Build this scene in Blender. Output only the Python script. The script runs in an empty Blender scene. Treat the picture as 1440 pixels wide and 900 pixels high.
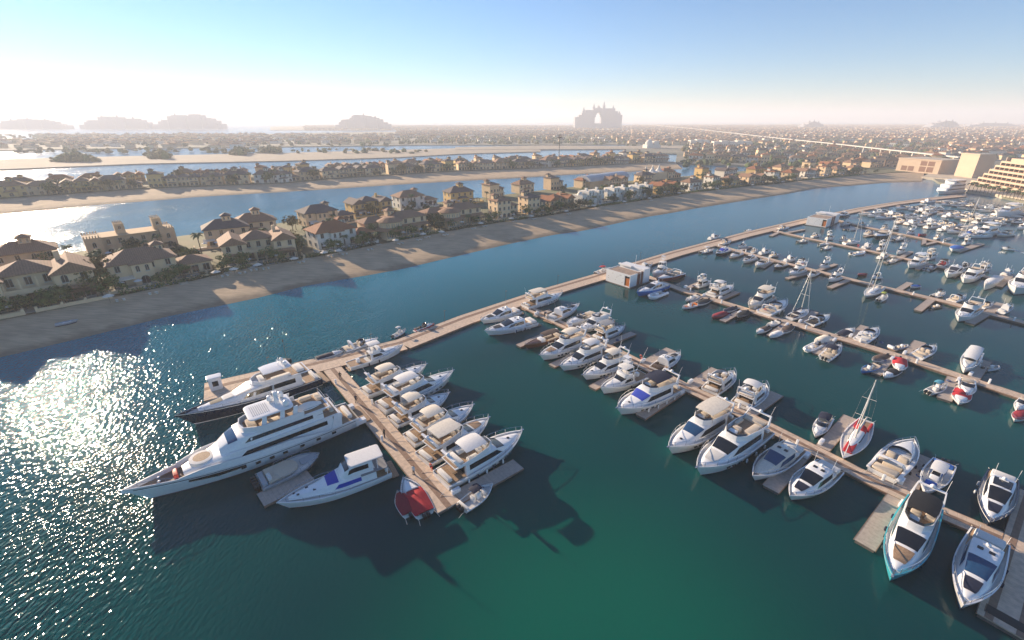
import bpy, math, random
from math import sin, cos, pi, radians, sqrt, atan2
from mathutils import Vector, Matrix
random.seed(7)
R = radians
scene = bpy.context.scene
COL = scene.collection
# ---------------------------------------------------------------- camera, sky, sun, exposure
F_PX, HOR, CAM_H = 650.0, 168.0, 50.0
TILT = math.atan((450 - HOR) / F_PX)
cd = bpy.data.cameras.new("camera"); cam = bpy.data.objects.new("camera", cd); COL.objects.link(cam)
cd.sensor_width = 36.0; cd.lens = 36.0 * F_PX / 1440.0; cd.clip_start = 1.0; cd.clip_end = 40000
cam.location = (0, 0, CAM_H); cam.rotation_euler = (pi / 2 - TILT, 0, 0)
scene.camera = cam
SUN_AZ, SUN_EL = -51.0, 15.0       # degrees from +Y (clockwise positive), elevation
world = bpy.data.worlds.new("World"); scene.world = world; world.use_nodes = True
wn = world.node_tree; wn.nodes.clear()
wo = wn.nodes.new("ShaderNodeOutputWorld"); wb = wn.nodes.new("ShaderNodeBackground"); ws = wn.nodes.new("ShaderNodeTexSky")
ws.sky_type = 'NISHITA'; ws.sun_disc = False; ws.sun_elevation = R(SUN_EL); ws.sun_rotation = R(SUN_AZ)
ws.air_density = 1.0; ws.dust_density = 0.03; ws.ozone_density = 6.0; ws.altitude = 50
wb.inputs[1].default_value = 0.08
wn.links.new(ws.outputs[0], wb.inputs[0]); wn.links.new(wb.outputs[0], wo.inputs[0])
sd = bpy.data.lights.new("sun", 'SUN'); sun = bpy.data.objects.new("sun", sd); COL.objects.link(sun)
sd.energy = 5.0; sd.angle = R(0.6); sd.color = (1.0, 0.80, 0.58)
sdir = Vector((sin(R(SUN_AZ)) * cos(R(SUN_EL)), cos(R(SUN_AZ)) * cos(R(SUN_EL)), sin(R(SUN_EL))))
sun.rotation_euler = sdir.to_track_quat('Z', 'Y').to_euler()
scene.view_settings.view_transform = 'Standard'; scene.view_settings.look = 'None'
scene.view_settings.exposure = 1.17; scene.view_settings.gamma = 1.0
cy = scene.cycles
cy.max_bounces = 5; cy.diffuse_bounces = 2; cy.glossy_bounces = 3; cy.transmission_bounces = 3; cy.volume_bounces = 2
cy.use_denoising = True; cy.caustics_reflective = False; cy.caustics_refractive = False
cy.sample_clamp_direct = 0; cy.sample_clamp_indirect = 4

# ---------------------------------------------------------------- helpers
def W(px, py, z=0.0):
    """point of the world seen at a pixel of the 1440x900 photograph, on the level z"""
    dx = (px - 720) / F_PX; dy = -(py - 450) / F_PX
    d = (dx, cos(TILT) + dy * sin(TILT), -sin(TILT) + dy * cos(TILT))
    s = (z - CAM_H) / d[2]
    return Vector((d[0] * s, d[1] * s, z))
MATS = {}
def mat(name, col, rough=0.5, metal=0.0, var=0.12, scale=3.0, bump=0.0, spec=0.5, coat=0.0, col2=None):
    if name in MATS: return MATS[name]
    m = bpy.data.materials.new(name); m.use_nodes = True
    nt = m.node_tree; b = nt.nodes["Principled BSDF"]
    b.inputs["Roughness"].default_value = rough; b.inputs["Metallic"].default_value = metal
    b.inputs["Specular IOR Level"].default_value = spec; b.inputs["Coat Weight"].default_value = coat
    tc = nt.nodes.new("ShaderNodeTexCoord"); no = nt.nodes.new("ShaderNodeTexNoise")
    no.inputs["Scale"].default_value = scale; no.inputs["Detail"].default_value = 4
    nt.links.new(tc.outputs["Object"], no.inputs["Vector"])
    mx = nt.nodes.new("ShaderNodeMix"); mx.data_type = 'RGBA'
    rr = nt.nodes.new("ShaderNodeMapRange"); rr.inputs[1].default_value = 0.3; rr.inputs[2].default_value = 0.7
    nt.links.new(no.outputs[0], rr.inputs[0]); nt.links.new(rr.outputs[0], mx.inputs[0])
    c2 = col2 or tuple(max(0, c * (1 - var * 1.6)) for c in col)
    mx.inputs[6].default_value = (*col, 1); mx.inputs[7].default_value = (*c2, 1)
    nt.links.new(mx.outputs[2], b.inputs["Base Color"])
    if bump:
        bp = nt.nodes.new("ShaderNodeBump"); bp.inputs["Strength"].default_value = bump
        nt.links.new(no.outputs[0], bp.inputs["Height"]); nt.links.new(bp.outputs[0], b.inputs["Normal"])
    MATS[name] = m
    return m
def stripes(m, ax, period, dark=0.8, width=0.15):
    """plank or tile joints as fine darker lines along one local axis"""
    nt = m.node_tree; b = nt.nodes["Principled BSDF"]; src = b.inputs["Base Color"].links[0].from_socket
    tc = nt.nodes.new("ShaderNodeTexCoord"); sp = nt.nodes.new("ShaderNodeSeparateXYZ"); nt.links.new(tc.outputs["Object"], sp.inputs[0])
    mo = nt.nodes.new("ShaderNodeMath"); mo.operation = 'PINGPONG'; mo.inputs[1].default_value = period / 2
    nt.links.new(sp.outputs[ax], mo.inputs[0])
    lt = nt.nodes.new("ShaderNodeMath"); lt.operation = 'LESS_THAN'; lt.inputs[1].default_value = period * width / 2
    nt.links.new(mo.outputs[0], lt.inputs[0])
    mx = nt.nodes.new("ShaderNodeMix"); mx.data_type = 'RGBA'; mx.blend_type = 'MULTIPLY'
    nt.links.new(lt.outputs[0], mx.inputs[0]); nt.links.new(src, mx.inputs[6]); mx.inputs[7].default_value = (dark, dark, dark, 1)
    nt.links.new(mx.outputs[2], b.inputs["Base Color"])
    return m
class MB:
    def __init__(s): s.v = []; s.f = []; s.m = []; s.cuts = []
    def add(s, vs, fs, mi=0):
        o = len(s.v); s.cuts.append((o, len(s.f))); s.v += [tuple(p) for p in vs]; s.f += [tuple(i + o for i in f) for f in fs]; s.m += [mi] * len(fs); return s
    def box(s, x0, x1, y0, y1, z0, z1, mi=0, tx=0, ty=0, bottom=False):
        """box with optional inward taper of the top"""
        v = [(x0, y0, z0), (x1, y0, z0), (x1, y1, z0), (x0, y1, z0), (x0 + tx, y0 + ty, z1), (x1 - tx, y0 + ty, z1), (x1 - tx, y1 - ty, z1), (x0 + tx, y1 - ty, z1)]
        f = [(4, 5, 6, 7), (0, 1, 5, 4), (1, 2, 6, 5), (2, 3, 7, 6), (3, 0, 4, 7)] + ([(3, 2, 1, 0)] if 1 else [])
        return s.add(v, f, mi)
    def rbox(s, x0, x1, y0, y1, z0, z1, r=0.1, mi=0):
        """box with rounded plan corners and a softened top edge"""
        r = min(r, (x1 - x0) / 2.1, (y1 - y0) / 2.1); pts = []
        for cx, cy_, a0 in ((x1 - r, y1 - r, 0), (x0 + r, y1 - r, 90), (x0 + r, y0 + r, 180), (x1 - r, y0 + r, 270)):
            for k in range(4):
                a = R(a0 + k * 30); pts.append((cx, cy_, cos(a), sin(a)))
        h = min(r, (z1 - z0) * .4) * .6
        rings = []
        for z, rr in ((z0, r), (z1 - h, r), (z1 - h * .3, r * .8), (z1, r * .4)):
            rings.append([(p[0] + p[2] * rr, p[1] + p[3] * rr, z) for p in pts])
        return s.loft(rings, True, (False, True), mi)
    def prism(s, poly, z0, z1, mi=0):
        n = len(poly); v = [(p[0], p[1], z0) for p in poly] + [(p[0], p[1], z1) for p in poly]
        a = sum(poly[i][0] * poly[(i + 1) % n][1] - poly[(i + 1) % n][0] * poly[i][1] for i in range(n))
        f = [tuple(range(n, 2 * n)), tuple(range(n - 1, -1, -1))] + [(i, (i + 1) % n, n + (i + 1) % n, n + i) for i in range(n)]
        if a < 0: f = [tuple(reversed(q)) for q in f]
        return s.add(v, f, mi)
    def loft(s, rings, close=True, caps=(True, True), mi=0):
        n = len(rings[0]); v = [p for r in rings for p in r]; f = []
        for i in range(len(rings) - 1):
            for j in range(n if close else n - 1):
                k = (j + 1) % n
                f.append((i * n + j, i * n + k, (i + 1) * n + k, (i + 1) * n + j))
        if caps[0]: f.append(tuple(range(n - 1, -1, -1)))
        if caps[1]: f.append(tuple((len(rings) - 1) * n + j for j in range(n)))
        return s.add(v, f, mi)
    def tube(s, pts, r, n=5, mi=0, r2=None):
        pts = [Vector(p) for p in pts]; rings = []; m = len(pts)
        for i, p in enumerate(pts):
            d = (pts[min(i + 1, m - 1)] - pts[max(i - 1, 0)]).normalized()
            a = d.cross(Vector((0, 0, 1)) if abs(d.z) < .9 else Vector((1, 0, 0))).normalized(); b = d.cross(a)
            rr = r if r2 is None else r + (r2 - r) * i / (m - 1)
            rings.append([tuple(p + (a * cos(2 * pi * k / n) + b * sin(2 * pi * k / n)) * rr) for k in range(n)])
        return s.loft(rings, True, (True, True), mi)
    def lathe(s, prof, c=(0, 0, 0), n=10, mi=0):
        rings = [[(c[0] + r * cos(2 * pi * k / n), c[1] + r * sin(2 * pi * k / n), c[2] + z) for k in range(n)] for r, z in prof]
        return s.loft(rings, True, (True, True), mi)
    def mesh(s, name, mats, smooth=35):
        me = bpy.data.meshes.new(name); me.from_pydata(s.v, [], s.f)
        ml = mats if isinstance(mats, (list, tuple)) else [mats]
        for m in ml: me.materials.append(m)
        if len(ml) > 1: me.polygons.foreach_set("material_index", s.m)
        if smooth:
            me.polygons.foreach_set("use_smooth", [True] * len(s.f)); me.set_sharp_from_angle(angle=R(smooth))
        me.update(); return me
    def build(s, name, mats, parent=None, smooth=35):
        if not s.f: return None
        o = bpy.data.objects.new(name, s.mesh(name, mats, smooth)); COL.objects.link(o)
        if parent: o.parent = parent
        return o
def split_build(s, name, m, root):
    """one object for every solid collected"""
    cuts = s.cuts + [(len(s.v), len(s.f))]
    for (v0, f0), (v1, f1) in zip(cuts, cuts[1:]):
        q = MB(); q.v = s.v[v0:v1]; q.f = [tuple(i - v0 for i in f) for f in s.f[f0:f1]]; q.m = [0] * (f1 - f0); q.build(name, m, root)
def empty(name, loc=(0, 0, 0), rz=0.0):
    o = bpy.data.objects.new(name, None); COL.objects.link(o); o.location = loc; o.rotation_euler = (0, 0, rz); o.empty_display_size = .5; return o
def tag(o, label=None, cat=None, group=None, kind=None):
    if label: o["label"] = label
    if cat: o["category"] = cat
    if group: o["group"] = group
    if kind: o["kind"] = kind
    return o
KIDS = {}
def copy_tree(o, parent=None):
    c = o.copy(); COL.objects.link(c)
    if parent: c.parent = parent
    if o.name not in KIDS: KIDS[o.name] = list(o.children)
    for ch in KIDS[o.name]: copy_tree(ch, c)
    return c
ORD = ['first', 'second', 'third', 'fourth', 'fifth', 'sixth', 'seventh', 'eighth', 'ninth', 'tenth', 'eleventh', 'twelfth', 'thirteenth', 'fourteenth', 'fifteenth', 'sixteenth', 'seventeenth', 'eighteenth', 'nineteenth', 'twentieth']
def ordw(i):
    if i < 20: return ORD[i]
    n = i + 1; return f"{n}" + ('th' if 10 < n % 100 < 14 else {1: 'st', 2: 'nd', 3: 'rd'}.get(n % 10, 'th'))
def struct(o): o["kind"] = "structure"; return o
def poly_px(pts, z): return [tuple(W(x, y, z)) for x, y in pts]
def sheet(name, pts, z, m, th=None):
    """flat ground sheet (with a skirt down into the water if th)"""
    mb = MB(); P = [(p[0], p[1]) for p in pts]
    if th: mb.prism(P, z - th, z)
    else: mb.add([(x, y, z) for x, y in P], [tuple(range(len(P)))])
    return struct(mb.build(name, m, smooth=0))

# ---------------------------------------------------------------- materials
WHITE = mat("gelcoat_white", (.86, .85, .83), .25, var=.05, coat=.3)
CREAM = mat("gelcoat_cream", (.74, .68, .58), .35, var=.06)
GREYW = mat("gelcoat_grey", (.42, .43, .45), .35, var=.08)
NAVY = mat("gelcoat_navy", (.015, .022, .05), .2, var=.1, coat=.4)
BLACK = mat("black_gelcoat", (.015, .015, .017), .25, var=.2)
TURQ = mat("gelcoat_turquoise", (.05, .42, .50), .3, var=.08)
BLUE = mat("gelcoat_blue", (.02, .16, .48), .3, var=.08)
RED = mat("gelcoat_red", (.50, .03, .04), .3, var=.1)
MAROON = mat("gelcoat_maroon", (.16, .03, .03), .3, var=.1)
WOODD = mat("varnished_wood", (.16, .07, .035), .3, var=.3, scale=8)
GLASS = mat("tinted_glass", (.012, .014, .018), .06, var=.1, spec=.8)
BGLASS = mat("blue_tinted_glass", (.02, .07, .16), .06, var=.1, spec=.8)
BCOVER = mat("blue_screen_cover", (.015, .05, .42), .7, var=.1)
TEAK = stripes(mat("teak_deck", (.42, .27, .16), .7, var=.25, scale=5), 1, .12, .75)
STEEL = mat("stainless_steel", (.65, .65, .66), .25, metal=.9, var=.05)
CUSH = mat("beige_cushion", (.66, .55, .42), .8, var=.1, scale=6)
CUSHW = mat("white_cushion", (.75, .72, .67), .8, var=.08, scale=6)
CUSHD = mat("dark_cushion", (.03, .03, .035), .7, var=.2)
NONSKID = mat("nonskid_deck", (.66, .64, .60), .7, var=.08, scale=9)
GREYDECK = mat("grey_deck", (.24, .24, .25), .7, var=.12, scale=9)
RUBBER = mat("black_rubber", (.02, .02, .02), .6, var=.2)
CANV = {'cream': mat("cream_canvas", (.78, .70, .58), .85, var=.1, bump=.2), 'white': mat("white_canvas", (.76, .74, .71), .8, var=.06, bump=.2),
        'navy': mat("navy_canvas", (.015, .02, .05), .8, var=.2), 'black': mat("black_canvas", (.014, .014, .016), .8, var=.2),
        'blue': mat("bright_blue_canvas", (.01, .12, .48), .8, var=.1), 'red': mat("red_canvas", (.55, .02, .03), .8, var=.12),
        'maroon': mat("dark_red_canvas", (.28, .015, .03), .8, var=.12), 'brown': mat("brown_canvas", (.10, .065, .05), .85, var=.2),
        'grey': mat("grey_canvas", (.30, .31, .33), .85, var=.1), 'cyan': mat("cyan_canvas", (.10, .36, .48), .8, var=.1), 'green': mat("lime_canvas", (.45, .5, .08), .8, var=.1)}
HULLS = {'white': WHITE, 'cream': CREAM, 'grey': GREYW, 'navy': NAVY, 'black': BLACK, 'turquoise': TURQ, 'blue': BLUE, 'red': RED, 'maroon': MAROON, 'wood': WOODD}
ANTI = mat("antifouling_paint", (.02, .03, .05), .6, var=.2)
STRIPE = mat("navy_boot_stripe", (.03, .035, .06), .3, var=.1)
# ---------------------------------------------------------------- boats: local +x is the bow, z=0 the waterline
class Hull:
    def __init__(s, L, B, fs, fb, tm=.45, p=2.0, rake=.10, transom=.86):
        s.L, s.B, s.fs, s.fb, s.tm, s.p, s.rake, s.tr = L, B, fs, fb, tm, p, rake, transom
    def hb(s, t):
        if t < s.tm: k = t / s.tm; return s.B / 2 * (s.tr + (1 - s.tr) * sin(k * pi / 2))
        k = (t - s.tm) / (1 - s.tm); return max(.02, s.B / 2 * (1 - k ** s.p))
    def z(s, t): return s.fs + (s.fb - s.fs) * t ** 1.7
    def X(s, t): return (t - .5) * s.L
    def ring_outer(s, t):
        b, z = s.hb(t), s.z(t); x = s.X(t); L = s.L
        def at(k, fb, zz): return (x - s.rake * L * (t ** 4) * k, b * fb, zz)
        fl = 1 - .10 - .35 * t ** 3
        half = [at(1.25, .05, -.7), at(1.0, fl * .84, -.05), at(.95, fl * .90, .12), at(.9, fl * .92, .22), at(.35, 1 - (1 - fl) * .35, z * .62), at(.06, 1, z - .14), at(0, 1.01, z)]
        return half
    def build(s, parent, m, deckm=None, n=22, bul=.22, stripe=STRIPE, band=None):
        mb = MB(); rows = []
        ts = [1 - (1 - i / n) ** 1.35 for i in range(n + 1)]
        for t in ts:
            h = s.ring_outer(t); rows.append([(x, -y, z) for x, y, z in reversed(h)] + h[0:])
        N = len(rows[0]); H = N // 2
        vs = [p for r in rows for p in r]; base = len(mb.v); mb.v += vs
        for i in range(n):
            for j in range(N - 1):
                if j == H - 1: pass
                seg = j if j < H - 1 else (N - 2 - j if j > H - 1 else H - 1)
                # seg counts from the sheer (0) down to the keel
                mi = 0
                if j != H - 1:
                    q = seg
                    mi = {0: 3 if band else 0, 1: 0, 2: 0, 3: 1, 4: 1, 5: 2}.get(q, 0)
                else: mi = 2
                mb.f.append((base + i * N + j, base + (i + 1) * N + j, base + (i + 1) * N + j + 1, base + i * N + j + 1)); mb.m.append(mi)
        mb.f.append(tuple(base + j for j in range(N))); mb.m.append(0)
        # gunwale lip
        w = min(.16, s.B * .05)
        for sg in (-1, 1):
            a = [(s.X(t), sg * s.hb(t) * 1.01, s.z(t)) for t in ts]; c = [(s.X(t), sg * max(.005, s.hb(t) * 1.01 - w), s.z(t) + .02) for t in ts]
            d = [(p[0], p[1], p[2] - bul) for p in c]
            mb.loft([a, c, d] if sg < 0 else [d, c, a], False, (False, False))
        hull = mb.build("hull", [m, stripe, ANTI, band or m], parent)
        if deckm:
            db = MB(); rws = []
            for t in ts:
                y = max(.005, s.hb(t) * 1.01 - w); z = s.z(t) + .02 - bul
                rws.append([(s.X(t), -y, z), (s.X(t), -y * .5, z + .04), (s.X(t), y * .5, z + .04), (s.X(t), y, z)])
            db.loft(rws, False, (False, False)); db.f = [tuple(reversed(f)) for f in db.f]
            db.f.append((0, 1, 2, 3)); db.m.append(0)
            db.build("deck", deckm, parent)
        return hull
class Cab:
    """curved superstructure: stations (x, half width low, half width top, z low, z top)"""
    def __init__(s, st, shoulder=.12): s.st = st; s.sh = shoulder
    def at(s, x):
        st = s.st
        for a, b in zip(st, st[1:]):
            if x <= b[0] or b is st[-1]:
                k = (x - a[0]) / (b[0] - a[0]) if b[0] != a[0] else 0; k = min(max(k, 0), 1)
                return [a[i] + (b[i] - a[i]) * k for i in range(5)]
    def S(s, x, v, off=0.0):
        """v: 0 low port side .. 1 edge of roof port .. 2 centre, mirrored to 4"""
        q = s.at(x); hb, ht, z0, z1 = q[1] + off, q[2] + off, q[3], q[4] + off
        sg = 1
        if v > 2: v = 4 - v; sg = -1
        r = s.sh * min(1, max(.05, (z1 - z0)))
        if v <= 1:
            y = hb + (ht - hb) * v ** 1.4; z = z0 + (z1 - r - z0) * v
        else:
            k = v - 1; y = ht * (1 - k) - (0 if k else 0) ; z = z1 - r * (1 - min(1, k * 3)) ** 2 + .05 * k
        return (x, sg * y, z)
    def body(s, mb, mi=0, x0=None, x1=None, n=14):
        xs = sorted(set([q[0] for q in s.st] + [s.st[0][0] + (s.st[-1][0] - s.st[0][0]) * i / n for i in range(n + 1)]))
        if x0 is not None: xs = [x0] + [x for x in xs if x0 < x < (x1 or 1e9)] + ([x1] if x1 else [])
        vs = [0, .25, .5, .75, 1, 1.12, 1.3, 1.6, 2, 2.4, 2.7, 2.88, 3, 3.25, 3.5, 3.75, 4]
        rings = [[s.S(x, v) for v in vs] for x in xs]
        rings = [list(reversed(r)) for r in rings]
        mb.loft(rings, False, (True, True), mi); return mb
    def patch(s, mb, x0, x1, v0, v1, off=.03, mi=0, nx=6, nv=4, t0=0, t1=0):
        """a pane following the surface; t0/t1 slant the ends"""
        rings = []
        for i in range(nx + 1):
            k = i / nx; row = []
            for j in range(nv + 1):
                q = j / nv; x = (x0 + t0 * q) + ((x1 + t1 * q) - (x0 + t0 * q)) * k
                row.append(s.S(x, v0 + (v1 - v0) * q, off))
            rings.append(list(reversed(row)))
        mb.loft(rings, False, (False, False), mi); return mb
def side_windows(root, cab, x0, x1, v0, v1, m=GLASS, t0=0, t1=0, name="window"):
    for a, b, tt0, tt1 in ((v0, v1, t0, t1), (4 - v0, 4 - v1, t0, t1)):
        mb = MB(); cab.patch(mb, x0, x1, a, b, .03, 0, 8, 3, tt0, tt1)
        if a > 2: mb.f = [tuple(reversed(f)) for f in mb.f]
        mb.build(name, m, root)
def rail(root, h, t0=.5, t1=.995, hgt=.65, r=.03, n=9, name="bow_rail"):
    mb = MB(); up = []
    for sg in (-1, 1):
        pts = []
        for i in range(n + 1):
            t = t0 + (t1 - t0) * i / n; pts.append((h.X(t) - .05, sg * max(.04, h.hb(t) - .08), h.z(t) + hgt * min(1, .3 + 2.2 * i / n)))
            if i % 2 == 0 or i == n: mb.tube([(pts[-1][0], pts[-1][1], h.z(t)), pts[-1]], r * .8, 4)
        mb.tube(pts, r, 4)
    mb.build(name, STEEL, root)
def fenders(root, h, ts, side=1, m=None):
    for t in ts:
        x, y, z = h.X(t), side * (h.hb(t) + .14), h.z(t) * .35
        MB().lathe([(.02, .42), (.13, .3), (.15, 0), (.13, -.3), (.03, -.4)], (x, y, z + .25), 7).build("fender", m or WHITE, root)
def posts_top(root, x0, x1, hw, z0, z1, m, name="bimini", crown=.12, lean=0, thick=.05, pm=STEEL, n=5):
    """canopy on four posts, gently crowned"""
    rings = []
    for side in (1, 0):
        for i in range(n + 1):
            pass
    top = []; bot = []
    for i in range(n + 1):
        k = i / n; x = x0 + (x1 - x0) * k; sag = -abs(2 * k - 1) ** 3 * crown * .8
        sq = 1 - .12 * abs(2 * k - 1) ** 4
        top.append([(x, hw * sq * y, z1 + sag + crown * (1 - y * y)) for y in (-1, -.7, -.3, 0, .3, .7, 1)])
    mb = MB(); rr = [list(reversed(r)) for r in top]
    mb.loft([[(p[0], p[1], p[2]) for p in r] + [(p[0], p[1] * .99, p[2] - thick) for p in reversed(r)] for r in rr], True, (True, True))
    c = mb.build(name, m, root)
    pb = MB()
    for sg in (-1, 1):
        pb.tube([(x0 + .3 - lean, sg * hw * .93, z0), (x0 + .15, sg * hw * .93, z1 - .05)], .035, 4)
        pb.tube([(x1 - .3 - lean, sg * hw * .93, z0), (x1 - .2, sg * hw * .93, z1 - .05)], .035, 4)
    pb.build("support_frame", pm, root); return c
def outboard(root, x, y, z, m=BLACK, s=1.0):
    mb = MB(); mb.rbox(x - .75 * s, x - .05 * s, y - .22 * s, y + .22 * s, z + .1, z + .62 * s, .12 * s); mb.box(x - .45 * s, x - .2 * s, y - .09, y + .09, z - .7, z + .1)
    mb.build("outboard_motor", m, root)
def swim(root, h, d=1.0, m=TEAK, z=.35):
    w = h.hb(0) * .93; MB().rbox(h.X(0) - d, h.X(0) + .02, -w, w, z - .12, z, .25).build("swim_platform", m, root)
def hatch(root, cab_or_pts, m=GLASS):
    mb = MB()
    for x, y, z, s in cab_or_pts: mb.rbox(x - s, x + s, y - s, y + s, z, z + .05, .08)
    mb.build("deck_hatch", m, root)

def flybridge(root, L, B, hull='white', top='cream', toptype='soft', screen=GLASS, deck=NONSKID, pad=None, glass=GLASS, fly=TEAK, lod=0, band=None, opened=False, arch=True, stripe=STRIPE, padm=None):
    fs, fb = .085 * L, .135 * L; fs = max(fs, .9); fb = max(fb, 1.4)
    h = Hull(L, B, fs, fb, tm=.46, p=2.6); h.build(root, HULLS[hull], deck, band=band, stripe=stripe)
    X = lambda t: h.X(t); zd = fs - .1; hc = .115 * L if L > 12 else 1.45; hc = min(hc, 2.2)
    zt = fs + hc
    cab = Cab([(X(.20), B * .40, B * .37, zd, zt), (X(.50), B * .40, B * .35, zd + .05, zt), (X(.57), B * .39, B * .33, zd + .1, zt - .12), (X(.69), B * .34, B * .25, h.z(.69) - .25, h.z(.69) + hc * .30), (X(.77), B * .29, B * .20, h.z(.77) - .25, h.z(.77) + .24), (X(.86), B * .19, B * .11, h.z(.86) - .25, h.z(.86) + .10), (X(.92), B * .10, B * .04, h.z(.9) - .25, h.z(.9) - .05)])
    cab.body(MB()).build("cabin", HULLS['white' if hull != 'cream' else 'cream'], root)
    mb = MB(); cab.patch(mb, X(.575), X(.685), 1.05, 2.95, .03, 0, 5, 8); mb.build("windscreen", screen, root)
    side_windows(root, cab, X(.24), X(.64), .42, .88, glass, 0, -.07 * L)
    if L > 12 and not lod:
        for sg in (-1, 1):
            wb_ = MB()
            for t in (.50, .58, .66, .72): 
                o = h.hb(t); wb_.tube([(h.X(t) - .02 * L, sg * (o * .955 + .03), h.z(t) * .60), (h.X(t) + .015 * L, sg * (h.hb(t + .015) * .955 + .03), h.z(t) * .61)], .13, 6)
            wb_.build("hull_window", GLASS, root)
    # flybridge deck, coaming, helm, seats
    fx0, fx1 = X(.09), X(.55); w = B * .38
    fb_ = MB(); pts = [(fx0, -w * .92), (fx0, w * .92), (X(.3), w), (X(.48), w * .86), (fx1, w * .45), (fx1 + .1, 0), (fx1, -w * .45), (X(.48), -w * .86), (X(.3), -w)]
    pts = list(reversed(pts)); fb_.prism(pts, zt - .02, zt + .14); fb_.build("flybridge_deck", WHITE, root)
    inn = [(p[0] * 1.0 if p[0] < X(.4) else p[0] - .15, p[1] * .86) for p in pts if True]
    MB().prism([(p[0] + (.1 if p[0] < X(.2) else 0), p[1]) for p in inn], zt + .14, zt + .16).build("flybridge_floor", fly, root)
    cb = MB(); k = len(pts)
    order = [(fx0 + .25 * (X(.3) - fx0), w * .95), (X(.3), w), (X(.48), w * .86), (fx1, w * .45), (fx1 + .1, 0), (fx1, -w * .45), (X(.48), -w * .86), (X(.3), -w), (fx0 + .25 * (X(.3) - fx0), -w * .95)]
    hh = [.25, .55, .75, .8, .8, .8, .75, .55, .25]
    cb.loft([[(p[0], p[1], zt + .1) for p in order], [(p[0] - .06 * h_, p[1] * (1 - .02), zt + .1 + h_) for p, h_ in zip(order, hh)], [(p[0] - .2, p[1] * .93, zt + .1 + h_) for p, h_ in zip(order, hh)], [(p[0] - .14, p[1] * .93, zt + .14) for p in order]], False, (False, False))
    cb.build("coaming", WHITE, root)
    sc = MB(); o2 = order[2:7]
    sc.loft([[(p[0] - .16, p[1] * .95, zt + .88) for p in o2], [(p[0] - .38, p[1] * .92, zt + 1.15) for p in o2]], False, (False, False)); sc.build("fly_screen", GLASS, root)
    sb = MB(); sb.rbox(X(.46), X(.51), -w * .5, w * .1, zt + .16, zt + .85, .1); sb.build("helm_console", WHITE, root)
    st = MB(); st.rbox(X(.38), X(.43), -w * .55, w * .05, zt + .16, zt + .75, .12); st.rbox(X(.22), X(.40), w * .25, w * .82, zt + .16, zt + .6, .12); st.rbox(X(.12), X(.2), -w * .75, w * .75, zt + .16, zt + .55, .12); st.rbox(X(.24), X(.35), -w * .82, -w * .55, zt + .16, zt + .6, .1)
    split_build(st, "flybridge_seat", CUSH if top != 'white' else CUSHW, root)
    tz = zt + 1.95
    if toptype == 'soft': posts_top(root, X(.20), X(.47), w * .92, zt + .3, tz, CANV[top], "bimini", .22)
    elif toptype == 'hard': posts_top(root, X(.16), X(.48), w * .95, zt + .3, tz, WHITE if top == 'white' else CANV[top], "hardtop", .08, thick=.14)
    elif toptype == 'small': posts_top(root, X(.23), X(.465), w * .88, zt + .3, tz, CANV[top], "bimini", .18)
    if arch:
        ab = MB()
        for sg in (-1, 1):
            ab.loft([[(X(.13) + a, sg * w * .98 + b, zt + .1) for a, b in ((0, -.1), (.6, -.1), (.6, .1), (0, .1))], [(X(.10) + a - .3, sg * w * .85 + b, zt + 1.5) for a, b in ((0, -.07), (.4, -.07), (.4, .07), (0, .07))]], True, (True, True))
        ab.box(X(.10) - .3, X(.10) + .1, -w * .88, w * .88, zt + 1.42, zt + 1.55); ab.build("radar_arch", WHITE, root)
        rd = MB(); rd.lathe([(.05, 0), (.26, .05), (.3, .2), (.2, .38), (.03, .45)], (X(.10) - .1, 0, zt + 1.55), 10); rd.build("radar_dome", WHITE, root)
        an = MB(); an.tube([(X(.1), w * .8, zt + 1.5), (X(.06), w * .85, zt + 3.2)], .02, 4); an.tube([(X(.1), -w * .8, zt + 1.5), (X(.06), -w * .85, zt + 3.0)], .02, 4); an.build("antenna", WHITE, root)
    # cockpit
    cz = zd + .02
    MB().box(X(.015), X(.20), -B * .38, B * .38, cz + .08, cz + .115).build("cockpit_floor", TEAK, root)
    MB().rbox(X(.02), X(.02) + .75, -B * .3, B * .3, cz + .115, cz + .55, .15).build("cockpit_sofa", CUSHW, root)
    MB().rbox(X(.10), X(.10) + .8, -B * .16, B * .16, cz + .5, cz + .58, .1).build("cockpit_table", TEAK, root)
    MB().box(X(.20) - .05, X(.20) - .02, -B * .3, B * .3, cz + .15, zt - .15).build("saloon_door", GLASS, root)
    swim(root, h, .075 * L)
    if pad:
        q = h.z(.76)
        pb = MB(); cab.patch(pb, X(.71), X(.84), 1.15, 2.85, .10, 0, 4, 6); cab.patch(pb, X(.71), X(.84), 1.15, 2.85, .04, 0, 4, 6); pb.build("sunpad", padm or pad, root)
    if not lod: hatch(root, [(X(.87), 0, h.z(.87) + .0, .22), (X(.80), 0, cab.at(X(.80))[4] + .05, .22)])
    rail(root, h, .45, .99, .8, .036 if not lod else .045, 11)
    bl = MB(); bl.box(X(.985), X(1.0) + .25, -.12, .12, h.z(1) - .1, h.z(1) + .05); bl.build("anchor_roller", STEEL, root)
    return h, cab

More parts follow.
